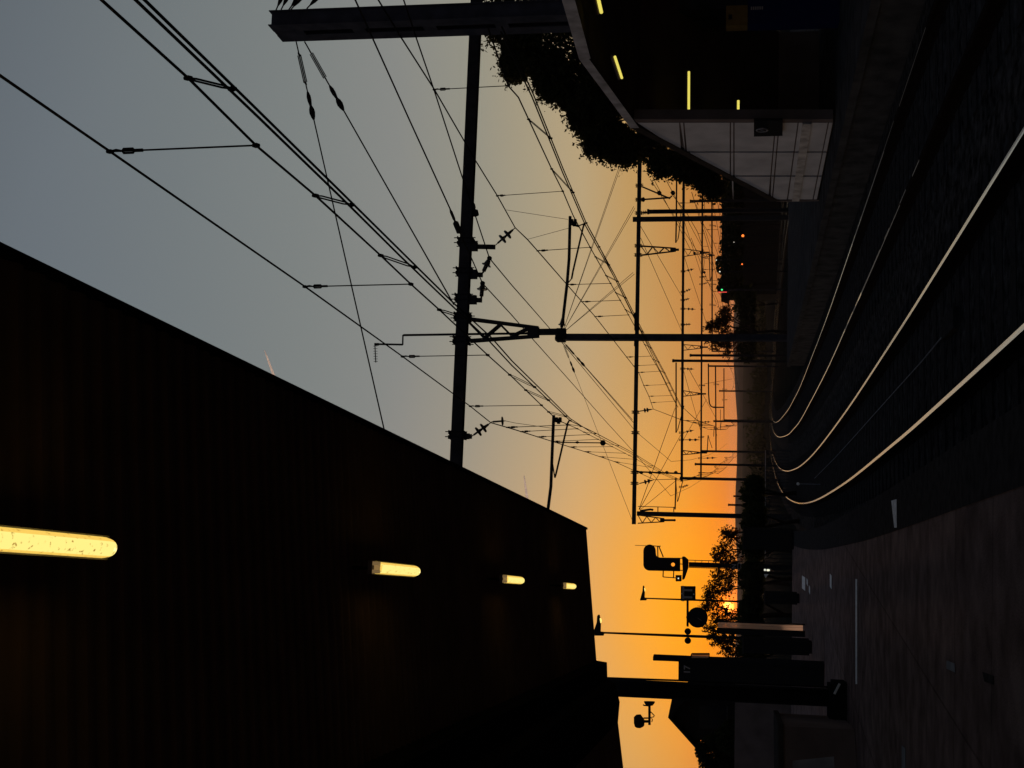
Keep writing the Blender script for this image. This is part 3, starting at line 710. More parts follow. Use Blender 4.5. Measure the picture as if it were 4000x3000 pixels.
# right line, above the second track
lineR = thing('overhead_line', (xcd(20), 20, zr(20) + 5.4), 'overhead line above the second track, its carrier wire hung from a ribbed insulator', 'overhead wire', 'overhead lines')
V1 = zline([(1330, -235), (1478, 0), (1568, 148), (1697, 350)], 5.05, 19, -.006) + zline([(1810, 545), (1850, 615), (1943, 765)], 5.05, 19, -.016) + [p1(2012, 889)]
V1b = [P(2060, 935, 32.5), P(2100, 980, 34.8), P(2215, 1112, 39.8), P(2325, 1237, 46.2), P(2448, 1395, 57), P(2495, 1455, 62.5), P(2515, 1506, 66.5), P(2535, 1548, 71), p2(2552, 1598)]
V2 = zline([(1905, 105), (1985, 335), (2025, 380), (2155, 660), (2200, 750)], 3.75, 22, .004) + [p1(2238, 840), p1(2260, 882)]
V2b = [P(2305, 966, 34.8), P(2385, 1107, 39.8), P(2455, 1230, 46.2), P(2543, 1391, 57), P(2577, 1450, 62.5), P(2602, 1502, 66.5), P(2622, 1545, 71), p2(2648, 1590)]
V3 = zline([(1960, 105), (2080, 360), (2200, 660)], 3.35, 25, .003) + [p1(2290, 871)]
V3b = [P(2315, 917, 32), P(2400, 1072, 37.5), P(2480, 1232, 45), P(2530, 1332, 51.5), P(2600, 1462, 62.5), P(2638, 1540, 71), p2(2660, 1585)]
V1c = beyond(xcd, 6.9, .75, 1); V3d = beyond(xcd, 5.5, .06, 1)
MB().tube(V1 + V1b + V1c, [.012]*len(V1) + [.015]*len(V1b) + [.02]*len(V1c), 6).build('carrier_wire', 'wire', lineR)
MB().tube(V2 + V2b, .0125, 6).build('auxiliary_wire', 'wire', lineR)
MB().tube(V3 + V3b + V3d, [.0115]*len(V3) + [.014]*len(V3b) + [.02]*len(V3d), 6).build('contact_wire', 'wire', lineR)
MB().tube([q + V((-.07, 0, .01)) for q in V3 + V3b], .0125, 6).build('contact_wire', 'wire', lineR)
dropper(lineR, V1[3], V2[1], .006); dropper(lineR, V1[6], p1(2198, 747), .006)
MB().tube([P(1977, 820, 29.6), p1(2218, 857)], .005, 5).build('steady_wire', 'wire', lineR)
MB().tube([V1b[0], p1(2222, 891)], .005, 5).build('steady_wire', 'wire', lineR)
for k in range(1, 8): dropper(lineR, V1b[k], V2b[k-1], .008)
for y in (43, 51.5, 60, 74): dropper(lineR, lerp_at(V1b, y), lerp_at(V2b, y), .008)
for X, Y in ((2065, 455), (2155, 660), (2245, 835)):
    q = PL(X, Y, 3.75, 22, .004); dropper(lineR, lerp_at(V2, q.y), lerp_at(V3, q.y), .006, True)
for y in (33.5, 36, 38.6, 41.5, 45, 49, 53.5, 58, 62, 66, 69): dropper(lineR, lerp_at(V2b, y), lerp_at(V3b, y), .006, True)
for y in range(82, 240, 7): dropper(lineR, lerp_at(V1c, y), lerp_at(V3d, y), .013)

# two feeder wires carried on the bracket insulators
def feeder(pts1, p_ins, pts2, label, ends):
    t = thing('feeder_wire', p_ins, label, 'wire', 'feeder wires')
    MB().tube(pts1 + [p_ins] + pts2, .0135, 6).build('conductor', 'wire', t)
    m = MB()
    for q in ends: m.lathe(q[0], q[1], [(0, .01), (.15, .035), (.4, .035), (.5, .02), (.6, .07), (.95, .07), (1, .02)], 8)
    m.lathe(p_ins + Z*.05, p_ins - Z*.05, [(0, .03), (.3, .06), (.7, .05), (1, .03)], 6)
    m.build('wire_clamp', 'dark', t); return t
def zl(pts, ya, yb):
    n = len(pts); out = []
    for k, (X, Y) in enumerate(pts):
        t_ = k/(n-1) if n > 1 else 0; out.append(P(X, Y, 1/((1-t_)/ya + t_/yb)))
    return out
feeder(zl([(1510, -200), (1577, 0), (1625, 145), (1695, 350), (1805, 690), (1860, 852)], 21.5, 29.3), p1(1912, 1009), [P(2000, 1115, 34), P(2060, 1183, 38), P(2185, 1326, 49), P(2330, 1500, 63), p2(2482, 1684)] + [cat_pt(xab, y, 7.6, 1.2) for y in (95, 121, 160, 200, 240)], 'feeder wire held by the bell insulator nearer the slotted pylon', [(p1(1848, 790), p1(1860, 845))])
feeder(zl([(1300, -195), (1388, 0), (1455, 148), (1600, 470), (1760, 820), (1790, 895), (1838, 1000)], 18.5, 29.3), p1(1885, 1107), [P(2000, 1232, 35), P(2075, 1318, 40), P(2265, 1531, 56), P(2370, 1650, 66), p2(2478, 1768)] + [cat_pt(xab, y, 7.6, -1.2) for y in (95, 121, 160, 200, 240)], 'feeder wire held by the bell insulator nearer the hanging lattice post', [(P(1757, 815, 29.1), p1(1796, 910))])
# extra far lines over the neighbouring tracks on the right
def farline(fx, label, ys_, h=6.7):
    t = thing('overhead_line', (fx(ys_[0]), ys_[0], zr(ys_[0]) + 5.5), label, 'overhead wire', 'overhead lines')
    c, k = [], []
    for a, b_ in zip(ys_[:-1], ys_[1:]):
        for i in range(6):
            t_ = i/5; y = a + (b_-a)*t_; c.append(cat_pt(fx, y, h - .8*4*t_*(1-t_))); k.append(cat_pt(fx, y, 5.5))
    MB().tube(c, .02, 5).build('carrier_wire', 'wire', t); MB().tube(k, .02, 5).build('contact_wire', 'wire', t)
    y = ys_[0] + 4
    while y < ys_[-1]: dropper(t, lerp_at(c, y), lerp_at(k, y), .012); y += 7
    return t
Y1 = [(60, 16), (118, 14.5), (160, 11), (186, 8.6), (240, 3.5), (300, 0)]
farline(lambda y: interp(Y1, y), 'far overhead line over the outer yard track, behind the third portal', [78, 121, 160, 190, 235])
farline(lambda y: interp(Y1, y) - 4.6, 'far overhead line over the inner yard track, behind the third portal', [78, 121, 160, 190, 235])
farline(lambda y: interp(Y1, y) + 4.8, 'far overhead line closest to the trees behind the stair housing', [78, 121, 160, 190, 235])

farline(lambda y: interp(Y1, y) + 9.5, 'far overhead line glimpsed between the shrubs over the stair roof, outermost', [62, 78, 121, 160, 190, 235])
def stay(a, b_, r, lab, beads=(), grp='loose stay wires'):
    t = thing('stay_wire', (a+b_)/2, lab, 'stay wire', grp)
    MB().tube([a, b_], r, 6).build('wire', 'wire', t); d = (b_-a).normalized()
    for f_ in beads: q = a + (b_-a)*f_; MB().lathe(q - d*.22, q + d*.22, [(0, .03), (.2, .14), (.8, .14), (1, .03)], 10).build('bead', 'dark', t)
    return t
stay(p2(2503, 885), p3(2663, 1157), .016, 'stay wire running down from the second portal beam to the third, nearer the twin masts')
stay(p2(2503, 930), p3(2664, 1296), .016, 'stay wire running down from the second portal beam to the third, nearer the central pylon')
stay(p2(2498, 1990), p3(2664, 1690), .018, 'stay wire fanning out from the second portal mast beside the signal, lowest')
stay(p2(2496, 1990), P(2637, 1594, 98), .018, 'stay wire fanning out from the second portal mast beside the signal, least steep')
stay(p2(2500, 1992), p2(2637, 1880), .014, 'short stay wire from the second portal mast beside the signal to its arm')
stay(p2(2502, 600), P(2700, 980, 118), .018, 'thin stay wire crossing behind the twin masts, with one oval bead', (.13,))
stay(p2(2540, 700), P(2742, 1010, 135), .018, 'thin stay wire carrying an oval bead, between the twin masts and the leafy shrub', (.11,))
stay(p2(2600, 700), P(2782, 1040, 150), .018, 'lower stay wire carrying an oval bead, between the twin masts and the leafy shrub', (.09,))
stay(p3(2672, 1000), P(2782, 1330, 170), .02, 'far beaded stay wire below the third portal beam, near the lattice post', (.55,))
stay(p3(2672, 860), P(2745, 1090, 155), .02, 'far beaded stay wire running down from the twin masts', (.5,))
stay(p3(2668, 1440), P(2742, 1700, 160), .02, 'far stay wire below the third portal beam, beside its two lattice posts nearest the signal')
stay(p3(2668, 1720), P(2760, 1560, 160), .02, 'far stay wire crossing the other way below the third portal beam')
stay(P(2690, 1440, 125), P(2800, 1640, 200), .022, 'far stay wire over the bent pipe bracket')
stay(P(2700, 930, 125), P(2800, 1190, 200), .022, 'far stay wire over the dark yard bushes', (.4,))
stay(P(2720, 800, 125), P(2810, 1060, 200), .022, 'far stay wire just above the yard bushes')
stay(P(2750, 1500, 150), P(2860, 1480, 210), .022, 'nearly level far stay wire above the hill line')
# yard tracks
track(lambda y: interp(Y1, y), 62, 260, -.05, 'faint yard track beyond the stair housing, outer of two', 'railway tracks', 62)
track(lambda y: interp(Y1, y) - 4.6, 62, 260, -.05, 'faint yard track beyond the stair housing, inner of two', 'railway tracks', 62)

# ------------------------------------------------------------------ stair housing on the opposite platform
hb = PZ(3250, 478, -1.80); th_ = V((-.118, 1, 0)).normalized(); eh = V((th_.y, -th_.x, 0))
def ph(X, Y): return onp(hb, th_, X, Y)
hs = thing('stair_housing', V((hb.x, hb.y, hb.z)), 'roofed stair housing with grey panelled side wall and sloping roof, beyond the second track', 'building')
zb = hb.z
def zat(X, Y): return ph(X, Y)
# panelled wall: separate cladding panels over a dark backing
cols_ = [480, 594, 688, 782]
def roofX(Y): return 2487 + (Y - 480) * (3012 - 2487) / (782 - 480)
rowsX = [(2450, 0), (2655, .07), (2671, .07), (2853, 0), (2867, 0), (3030, -.09), (3044, -.09), (3118, -.14), (3236, -.2), (3260, -.2)]
def botX(Y): return 3252 - (Y - 480) * (62 / 302.0)
m = MB()
for i in range(3):
    ya, yb = cols_[i] + (3 if i else 0), cols_[i+1] - 3
    for j in range(len(rowsX) - 1):
        def edge(r, Y): return rowsX[r][0] + (Y - 480) * rowsX[r][1]
        ta = max(edge(j, ya) + 2.5, roofX(ya) + 4) if j else roofX(ya) + 4
        tb = max(edge(j, yb) + 2.5, roofX(yb) + 4) if j else roofX(yb) + 4
        last = j == len(rowsX) - 2
        ba = botX(ya) if last else min(edge(j+1, ya) - 2.5, botX(ya))
        bb = botX(yb) if last else min(edge(j+1, yb) - 2.5, botX(yb))
        if ba <= ta + 2 and bb <= tb + 2: continue
        ta, tb = min(ta, ba - 1), min(tb, bb - 1)
        m.prism([ph(ta, ya), ph(tb, yb), ph(bb, yb), ph(ba, ya)], eh*.03)
m.build('wall_panels', 'panel', hs)
MB().prism([ph(roofX(480) + 2, 480) + eh*.035, ph(roofX(782) + 2, 782) + eh*.035, ph(botX(782), 782) + eh*.035 - Z*.02, ph(botX(480), 480) + eh*.035 - Z*.02], eh*.12).build('wall_backing', 'inside', hs)
MB().prism([ph(3134, 480) - eh*.03, ph(3094, 782) - eh*.03, ph(3122, 782) - eh*.03, ph(3170, 480) - eh*.03], eh*.028).build('lower_rail', 'panelband', hs)
MB().prism([ph(2476, 466), ph(2487, 479), ph(3252, 479), ph(3254, 466)], eh*.2).build('end_post', 'inside', hs)
# roof and fascias
k0, k1, k2, k3 = ph(2190, -60), ph(2262, 228), ph(2463, 498), ph(3012, 784)
def slab(a, b_, name, m_, drop, fm, fd):
    MB().prism([a, b_, b_ + eh*4.2, a + eh*4.2], Z*-.16).build(name, m_, hs)
    MB().prism([a - eh*.012, b_ - eh*.012, b_ - eh*.012 - Z*fd, a - eh*.012 - Z*fd], eh*.01).build('fascia', fm, hs)
k00 = k0 - th_*5
slab(k00, k1, 'roof', 'inside', 0, 'fascia', .20); slab(k1, k2, 'roof', 'inside', 0, 'fascia', .17); slab(k2, k3, 'roof', 'inside', 0, 'fasciadark', .2)
bx = hb + eh*6.2
MB().prism([bx - th_*8, bx + th_*5, bx + th_*5 + Z*4.6, bx - th_*8 + Z*4.6], eh*.15).build('back_wall', 'inside', hs)
q = ph(3200, 782); MB().prism([q + Z*-.1, q + eh*4.2 - Z*.1, q + eh*4.2 + Z*1.0, q + Z*1.0], th_*.1).build('end_wall', 'inside', hs)
# sign board at the wall end
sb = thing('sign_board', ph(3000, 485) - eh*.12, 'small dark sign board with a grey ring, fixed at the end of the panelled wall', 'sign')
MB().prism([ph(2945, 452) - eh*.10, ph(2945, 515) - eh*.10, ph(3057, 512) - eh*.10, ph(3057, 452) - eh*.10], eh*.05).build('board', 'black', sb)
c_ = ph(2977, 487) - eh*.112; m = MB()
ring = [c_ + th_*(.105*math.cos(a)) + Z*(.105*math.sin(a)) for a in [2*math.pi*i/20 for i in range(21)]]
m.tube(ring, .016, 5); m.bar(c_ + th_*.07 - Z*.07, c_ - th_*.07 + Z*.07, .02, .02); m.build('ring_symbol', 'grey', sb)
# tubes under that roof
def tube_lamp(a, b_, r, label, m_='tube2'):
    t = thing('tube_light', (a+b_)/2, label, 'lamp', 'tube lights in the stair housing')
    MB().tube([a, b_], r, 8).build('tube', m_, t); d = (b_-a).normalized()
    MB().bar(a - d*.03 + Z*(r+.03), b_ + d*.03 + Z*(r+.03), .06, .035).build('batten', 'inside', t); return t
tube_lamp(P(2322, -70, 21.6), P(2349, 48, 22.6), .030, 'bright yellow tube light at the picture edge under the stair roof')
tube_lamp(P(2402, 222, 23.2), P(2429, 304, 24.1), .024, 'short mottled tube light set at an angle under the stair roof')
tube_lamp(P(2691, 279, 27.5), P(2690, 500, 27.5), .024, 'longest tube light, half hidden by the panelled wall')
tube_lamp(P(2884, 392, 29.5), P(2883, 500, 29.5), .026, 'short tube light low down, half hidden by the panelled wall')
# ticket machine by the pylon foot
q = P(2880, 55, 26.0); tm = thing('ticket_machine', V((q.x, q.y, zr(26) + .43)), 'tall blue ticket machine with an orange top and black screen, under the stair roof', 'ticket machine')
zt, zm_, z0 = P(2836, 55, 26).z, P(2921, 55, 26).z, zr(26) + .43
MB().abox(q.x - .20, q.x + .62, q.y, q.y + .5, z0, zm_).build('cabinet', 'blue', tm)
MB().abox(q.x - .215, q.x + .16, q.y - .02, q.y + .4, zm_ + .003, zt).build('orange_head', 'orange', tm)
pA = P(2846, 66, 25.97); MB().abox(pA.x - .045, pA.x + .045, q.y - .03, q.y - .021, P(2860, 55, 26).z, P(2846, 55, 26).z).build('screen', 'black', tm)
m = MB(); pT = P(2933, 22, 25.9)
for k in range(6): m.abox(pT.x - .055, pT.x + .005, q.y - .012, q.y - .002, pT.z - .04*k - .026, pT.z - .04*k)
m.build('label_strip', 'grey', tm)

# ------------------------------------------------------------------ signal, lamp posts, clock, signs
ys_ = 62.0
def ps(X, Y): return P(X, Y, ys_)
sg = thing('railway_signal', V((ps(2800, 2205).x, ys_, zr(ys_) - .6)), 'railway signal with a rounded L-shaped back board, lit yellow lamp and ladder', 'signal')
pts = []
def arc(cx, cy, r, a0, a1, n=8): return [(cx + r*math.cos(R(a0 + (a1-a0)*i/n)), cy + r*math.sin(R(a0 + (a1-a0)*i/n))) for i in range(n+1)]
out = arc(2537, 2152, 24, 0, -180, 12) + [(2513, 2205)] + arc(2537, 2205, 24, 180, 90, 6) + [(2657, 2232), (2657, 2180), (2575, 2179)] + arc(2575, 2165, 13, 90, 180, 4)
MB().prism([ps(*q) for q in out], Y_*.12).build('back_board', 'black', sg)
q = ps(2629, 2205); MB().lathe(q - Y_*.0, q - Y_*.02, [(0, .085), (1, .085)], 16).build('lit_lamp', 'yellow', sg)
MB().lathe(q + Y_*.0, q - Y_*.14, [(0, .12), (.02, .115), (1, .11)], 14)
m = MB()
for a, b_ in (((2657, 2183), (2672, 2183)), ((2657, 2205), (2672, 2207)), ((2657, 2230), (2672, 2230)), ((2672, 2180), (2672, 2264)), ((2580, 2135), (2572, 2137)), ((2572, 2134), (2590, 2178)), ((2568, 2136), (2569, 2178)), ((2548, 2134), (2572, 2136)), ((2590, 2232), (2589, 2256)), ((2631, 2232), (2630, 2260)), ((2589, 2256), (2640, 2260))):
    m.bar(ps(*a) + Y_*.2, ps(*b_) + Y_*.2, .035, .05)
m.tube([ps(2480, 2131) + Y_*.1, ps(2560, 2134) + Y_*.1], .012, 6)
m.build('rail_frame', 'steel', sg)
MB().prism([ps(*q) + Y_*.15 for q in [(2664, 2179), (2674, 2180), (2688, 2192), (2688, 2222), (2676, 2258), (2670, 2266), (2664, 2266), (2666, 2235)]], Y_*.4).build('work_basket', 'dark', sg)
pp = ps(2690, 2209); z0 = zr(ys_) - .6
MB().abox(pp.x - .09, pp.x + .09, ys_ + .18, ys_ + .32, z0, pp.z).build('post', 'steel', sg)
m = MB(); la, lb = ps(2688, 2189), ps(2688, 2200)
for x_ in (ps(2688, 2189).x, ps(2688, 2198).x, ps(2688, 2218).x): m.abox(x_-.015, x_+.015, ys_ + .1, ys_ + .13, z0, pp.z)
z = pp.z
while z > z0: z -= .3; m.abox(ps(2688, 2200).x, ps(2688, 2189).x, ys_ + .11, ys_ + .125, z, z + .025)
m.build('ladder', 'steel', sg)
m = MB().prism([ps(*q) for q in [(2639, 2248), (2662, 2248), (2662, 2271), (2639, 2271)]], Y_*.15); m.build('small_lamp_box', 'black', sg)
q = ps(2650, 2259); MB().lathe(q, q - Y_*.02, [(0, .035), (1, .035)], 10).build('small_lamp', 'pale', sg)
MB().prism([ps(*q) for q in [(2855, 2196), (2880, 2196), (2880, 2223), (2855, 2223)]], Y_*.1).build('letter_plate', 'black', sg)
c_ = ps(2868, 2212); text('N', .27, c_ - Y_*.01, sg)
m = MB()
for a, b_ in (((2882, 2201), (2882, 2223)), ((2894, 2201), (2894, 2223)), ((2882, 2201), (2894, 2201)), ((2882, 2223), (2894, 2223))): m.bar(ps(*a), ps(*b_), .03, .03)
m.build('square_symbol', 'grey', sg)

def lamp_post(Xt, Yt, y, headpx, lab, wpx, zb):
    f = lambda X, Y: P(X, Y, y)
    p = f(Xt, Yt); t = thing('lamp_post', V((p.x, y, zb)), lab, 'street lamp', 'platform lamp posts')
    w = wpx*y/F
    MB().tube([V((p.x, y, zb)), V((p.x, y, zb + (p.z-zb)*.55)), p], [w*.62, w*.55, w*.36], 10).build('post', 'dark', t)
    L, H = headpx
    pts = [(Xt - H*.30, Yt + L*.06), (Xt - H*.34, Yt + L*.0), (Xt - H*.5, Yt - L*.86), (Xt - H*.25, Yt - L*.88), (Xt + H*.28, Yt - L*.50), (Xt + H*.5, Yt - L*.0), (Xt + H*.6, Yt + L*.06)]
    tp = [(Xt - H, Yt + L*.12), (Xt - H*.35, Yt - L*.55), (Xt - H*.28, Yt - L*.88), (Xt - H*.02, Yt - L*.88), (Xt + H*.15, Yt - L*.5), (Xt + H*.12, Yt - L*.02), (Xt + H*.6, Yt + L*.0), (Xt + H*.6, Yt + L*.12)]
    MB().prism([f(*q) - Y_*.14 for q in tp], Y_*.28).build('lamp_head', 'dark', t)
    q = f(Xt + H*.08, Yt - L*.60); ww = H*.24*y/F
    MB().tube([q + X_*(-.11*L*y/F), q, q + X_*(.13*L*y/F)], [ww*.6, ww, ww*.6], 10).build('lens', 'street', t)
    return t, f
lp1, f1 = lamp_post(2342, 2471, 43.5, (76, 28), 'taller lamp post with a tapered head and lit lens, close under the canopy end', 10, platz(43.5) - .3)
lp2, f2 = lamp_post(2516, 2337, 60, (54, 16), 'smaller lamp post with a lit lens, holding the square letter sign', 7, platz(47) - .5)
# letter sign and clock on the second post
ls = thing('letter_sign', f2(2688, 2318), 'square dark sign with two grey letters T, on the smaller lamp post', 'sign')
MB().prism([f2(*q) for q in [(2659, 2290), (2717, 2291), (2717, 2347), (2659, 2347)]], Y_*.10).build('board', 'black', ls)
text('T', .60, f2(2687, 2333) - Y_*.01, ls); text('T', .60, f2(2687, 2305) - Y_*.01, ls)
m = MB()
for q in ((2664, 2319), (2710, 2321)): m.lathe(f2(*q) - Y_*.004, f2(*q) - Y_*.02, [(0, .03), (1, .03)], 10)
m.build('fixing_bolt', 'white', ls)
ck = thing('station_clock', f2(2725, 2413), 'round dark station clock hanging from a bar beside the letter sign', 'clock')
r_ = 39*60/F; c_ = f2(2725, 2413)
MB().lathe(c_, c_ + Y_*.16, [(0, r_*.96), (.1, r_), (.9, r_), (1, r_*.96)], 40).build('case', 'black', ck)
MB().lathe(c_ - Y_*.004, c_ - Y_*.008, [(0, r_*.88), (1, r_*.88)], 40).build('dial', 'dark', ck)
MB().bar(c_ - Y_*.02, c_ - Y_*.02 + V((-.13, 0, -.19)), .03, .012).build('clock_hand', 'grey', ck)
m = MB().tube([f2(2686, 2345), f2(2686, 2447)], .05, 8); m.bar(f2(2680, 2411), f2(2690, 2411), .06, .06)
m.tube([f2(2686, 2385), f2(2690, 2390)], .03, 6); m.build('hanging_bar', 'dark', ck)
# loudspeakers on the first post
for (yy, lab) in ((2465, 'small round loudspeaker on the taller lamp post, on the clock side'), (2501, 'small round loudspeaker on the taller lamp post, on the canopy column side')):
    t = thing('loudspeaker', f1(2686, yy), lab, 'loudspeaker', 'loudspeakers on the lamp post'); c_ = f1(2687, yy)
    s = 1 if yy < 2480 else -1
    MB().lathe(c_ + X_*(-.0) - Y_*.1, c_ + Y_*.15, [(0, .095), (.15, .105), (.6, .085), (1, .04)], 16).build('horn', 'dark', t)
    MB().tube([c_ + Y_*.05, f1(2686, 2483) + Y_*.0], .018, 6).build('stalk', 'dark', t)

# information pillar left of the posts
yp_ = 27.0; fp = lambda X, Y: P(X, Y, yp_)
ip = thing('information_pillar', V((fp(2700, 2610).x, yp_, platz(yp_))), 'dark information pillar with a tall blade and number plate beside the canopy column', 'information pillar')
b0 = platz(yp_)
MB().abox(fp(2700, 2658).x, fp(2700, 2586).x, yp_, yp_ + .3, b0, fp(2650, 2620).z).build('cabinet', 'black', ip)
MB().abox(fp(2700, 2584.5).x, fp(2700, 2571).x, yp_ - .05, yp_ + .25, b0, fp(2551, 2577).z).build('blade', 'dark', ip)
text('17', .17, fp(2685, 2616) - Y_*.01, ip)
MB().abox(fp(2700, 2571).x, fp(2700, 2556).x, yp_ + .02, yp_ + .2, fp(2771, 2560).z, fp(2700, 2560).z)
m = MB()
for a, b_ in (((2697, 2571), (2702, 2554)), ((2702, 2554), (2771, 2554)), ((2771, 2554), (2769, 2571))): m.bar(fp(*a), fp(*b_), .02, .08, Y_)
m.build('side_frame', 'dark', ip)
MB().prism([fp(2700, 2571) + Y_*.01, fp(2703, 2557) + Y_*.01, fp(2768, 2557) + Y_*.01, fp(2768, 2571) + Y_*.01], Y_*.01).build('glass_panel', 'glass', ip)
# glazed wind screen in the sun's direction
yg = 36.0; fg = lambda X, Y: P(X, Y, yg)
ws = thing('wind_screen', V((fg(2900, 2445).x, yg, platz(yg))), 'narrow glazed wind screen glowing pink below the taller lamp post', 'wind screen')
zg = platz(yg)
for a, b_ in ((2432, 2443), (2444, 2456)):
    MB().abox(fg(2900, b_).x, fg(2900, a).x, yg, yg + .02, zg + .05, fg(2805, 2444).z).build('glass_pane', 'glass', ws)
m = MB()
for yy in (2458, 2431): m.abox(fg(2900, yy).x - .015, fg(2900, yy).x + .015, yg - .02, yg + .04, zg, fg(2803, 2444).z)
m.build('frame', 'dark', ws)
MB().abox(fg(2900, 2478).x, fg(2900, 2459).x, yg - .05, yg + .1, zg, fg(2800, 2468).z).build('side_panel', 'black', ws)

# dark furniture along the platform
def boxthing(name, X0, X1, Ya, Yb, y, dep, label, cat, m_, feet=True):
    zb_ = platz(y); z1 = P(X0, (Ya+Yb)/2, y).z
    xa, xb = P(X1, Yb, y).x, P(X1, Ya, y).x
    t = thing(name, V(((xa+xb)/2, y, zb_)), label, cat)
    MB().abox(xa, xb, y, y + dep, zb_ + .06, z1).build('body', m_, t)
    MB().abox(xa - .02, xb + .02, y - .02, y + dep + .02, z1, z1 + .03).build('lid', 'kerb', t)
    MB().abox(xa + .04, xb - .04, y + .03, y + dep - .03, zb_, zb_ + .06).build('base', 'dark', t)
    MB().abox(xa + .08, xb - .08, y - .008, y, zb_ + .2, z1 - .12).build('door', 'black', t); return t
boxthing('cabinet', 2905, 3140, 2505, 2560, 32, .4, 'dark equipment cabinet on the platform between the lamp post and pillar', 'cabinet', 'black')
boxthing('litter_bin', 2990, 3110, 2320, 2362, 40, .4, 'dark litter bin on the platform under the hanging clock', 'litter bin', 'black')
boxthing('relay_cabinet', 2905, 3060, 2070, 2150, 45.5, .6, 'wide dark relay cabinet at the far platform end below the signal', 'cabinet', 'black')
# hedge-like planting and a low fence behind the platform end
def fence():
    a, b_ = P(2990, 1760, 84), P(2989, 2180, 70)
    t = thing('guard_fence', V((b_.x, b_.y, zr(70))), 'low pale guard fence beside the line, beyond the platform end', 'fence')
    MB().bar(a, b_, .04, .05).build('top_rail', 'concrete', t)
    m = MB(); n = 30
    for i in range(n+1):
        q = a + (b_-a)*(i/n); m.bar(q, V((q.x, q.y, zr(q.y) - .6)), .03, .03)
    m.build('posts', 'steel', t)
    MB().bar(a - Z*.22, b_ - Z*.22, .03, .03).build('lower_rail', 'steel', t)
fence()
ds = thing('dwarf_signal', P(3000, 2245, 50), 'small dwarf signal with white lamps and a triangular white board past the platform end', 'signal')
MB().prism([P(2983, 2222, 50), P(3010, 2222, 50), P(3010, 2236, 50), P(2983, 2236, 50)], Y_*.15).build('lamp_box', 'black', ds)
m = MB()
for q in ((2988, 2226), (2998, 2227), (3003, 2227)): m.lathe(P(*q, 50) - Y_*.002, P(*q, 50) - Y_*.02, [(0, .04), (1, .04)], 10)
m.build('white_lamp', 'pale', ds)
MB().prism([P(2984, 2243, 50), P(3002, 2243, 50), P(2990, 2258, 50)], Y_*.02).build('triangle_board', 'white', ds)
q = P(3000, 2240, 50); MB().tube([V((q.x, q.y + .1, q.z + .1)), V((q.x, q.y + .1, zr(50) - .62))], .05, 8).build('stand', 'dark', ds)
mp = thing('marker_post', cat_pt(xab, 43, -.2, 0), 'tiny white-topped marker post between the near rails', 'marker')
q = P(3118, 1890, 43); MB().tube([q, V((q.x, q.y, zr(43) - .2))], .012, 6).build('stake', 'concrete', mp)
MB().lathe(q + Z*.05, q - Z*.04, [(0, .02), (.3, .045), (.7, .045), (1, .02)], 8).build('cap', 'white', mp)

# ------------------------------------------------------------------ plants
def leafcloud(m, centers, n, leaf, shell=.55):
    for _ in range(n):
        c, r = random.choice(centers)
        while True:
            d = V((random.uniform(-1, 1), random.uniform(-1, 1), random.uniform(-1, 1)))
            if .02 < d.length <= 1: break
        d = d.normalized() * (random.random() ** shell)
        p = c + V((d.x*r.x, d.y*r.y, d.z*r.z))
        a = V((random.gauss(0, 1), random.gauss(0, 1), random.gauss(0, 1))).normalized()
        b_ = a.cross(V((random.gauss(0, 1), random.gauss(0, 1), random.gauss(0, 1)))).normalized()
        s = leaf * random.uniform(.6, 1.4)
        k = len(m.v); m.v += [p - a*s, p + b_*s*.5, p + a*s, p - b_*s*.5]; m.f.append((k, k+1, k+2, k+3))
def clumpcloud(m, centers, nclump, per, rc, leaf, shell=.5):
    for _ in range(nclump):
        c, r = random.choice(centers)
        d = V((random.gauss(0, 1), random.gauss(0, 1), random.gauss(0, 1))).normalized() * (random.random() ** shell) * random.uniform(.8, 1.12)
        p = c + V((d.x*r.x, d.y*r.y, d.z*r.z)); q = rc * random.uniform(.5, 1.3)
        ax = V((random.gauss(0, 1), random.gauss(0, 1), random.gauss(.3, .8))).normalized()
        pp = p + V((random.gauss(0, .35), random.gauss(0, .35), random.gauss(0, .35)))*q
        for k in range(int(per * random.uniform(.6, 1.3))):
            leafcloud(m, [(pp + ax*random.uniform(-1.3, 1.3)*q, V((q, q, q))*.55)], 1, leaf, .6)
def limbs(m, base, centers, r0):
    hub = sum((c for c, _ in centers), V((0,0,0))) / len(centers)
    fork = base + (hub - base)*.45
    m.tube([base, base + (fork-base)*.5 + V((.1, 0, 0)), fork], [r0, r0*.85, r0*.7], 8)
    for c, r in centers:
        mid = fork + (c-fork)*.5 + V((random.uniform(-.3, .3), random.uniform(-.3, .3), random.uniform(0, .4)))
        m.tube([fork, mid, c], [r0*.5, r0*.3, r0*.1], 6)
        for _ in range(5):
            d = V((random.uniform(-1, 1)*r.x, random.uniform(-1, 1)*r.y, random.uniform(-.8, 1)*r.z))*.9
            m.tube([mid + (c-mid)*random.random(), c + d*.5, c + d], [r0*.12, r0*.08, r0*.03], 5)
def tree(name, base, centers, n, leaf, label, m_='leaf', shell=.45, grp=None, r0=.22, twigs=0, cat='tree'):
    t = thing(name, base, label, cat, grp)
    mm = MB(); limbs(mm, V(base), centers, r0); mm.build('trunk', 'bark', t)
    mc = MB()
    if isinstance(n, tuple): clumpcloud(mc, centers, n[0], n[1], n[2], leaf, shell)
    else: leafcloud(mc, centers, n, leaf, shell)
    if twigs:                                                  # loose sprays standing out of the outline
        clumpcloud(mc, [(c, r*1.12) for c, r in centers], twigs, 9, leaf*2.6, leaf*.8, .08)
    o = mc.build('crown', m_, t); return t
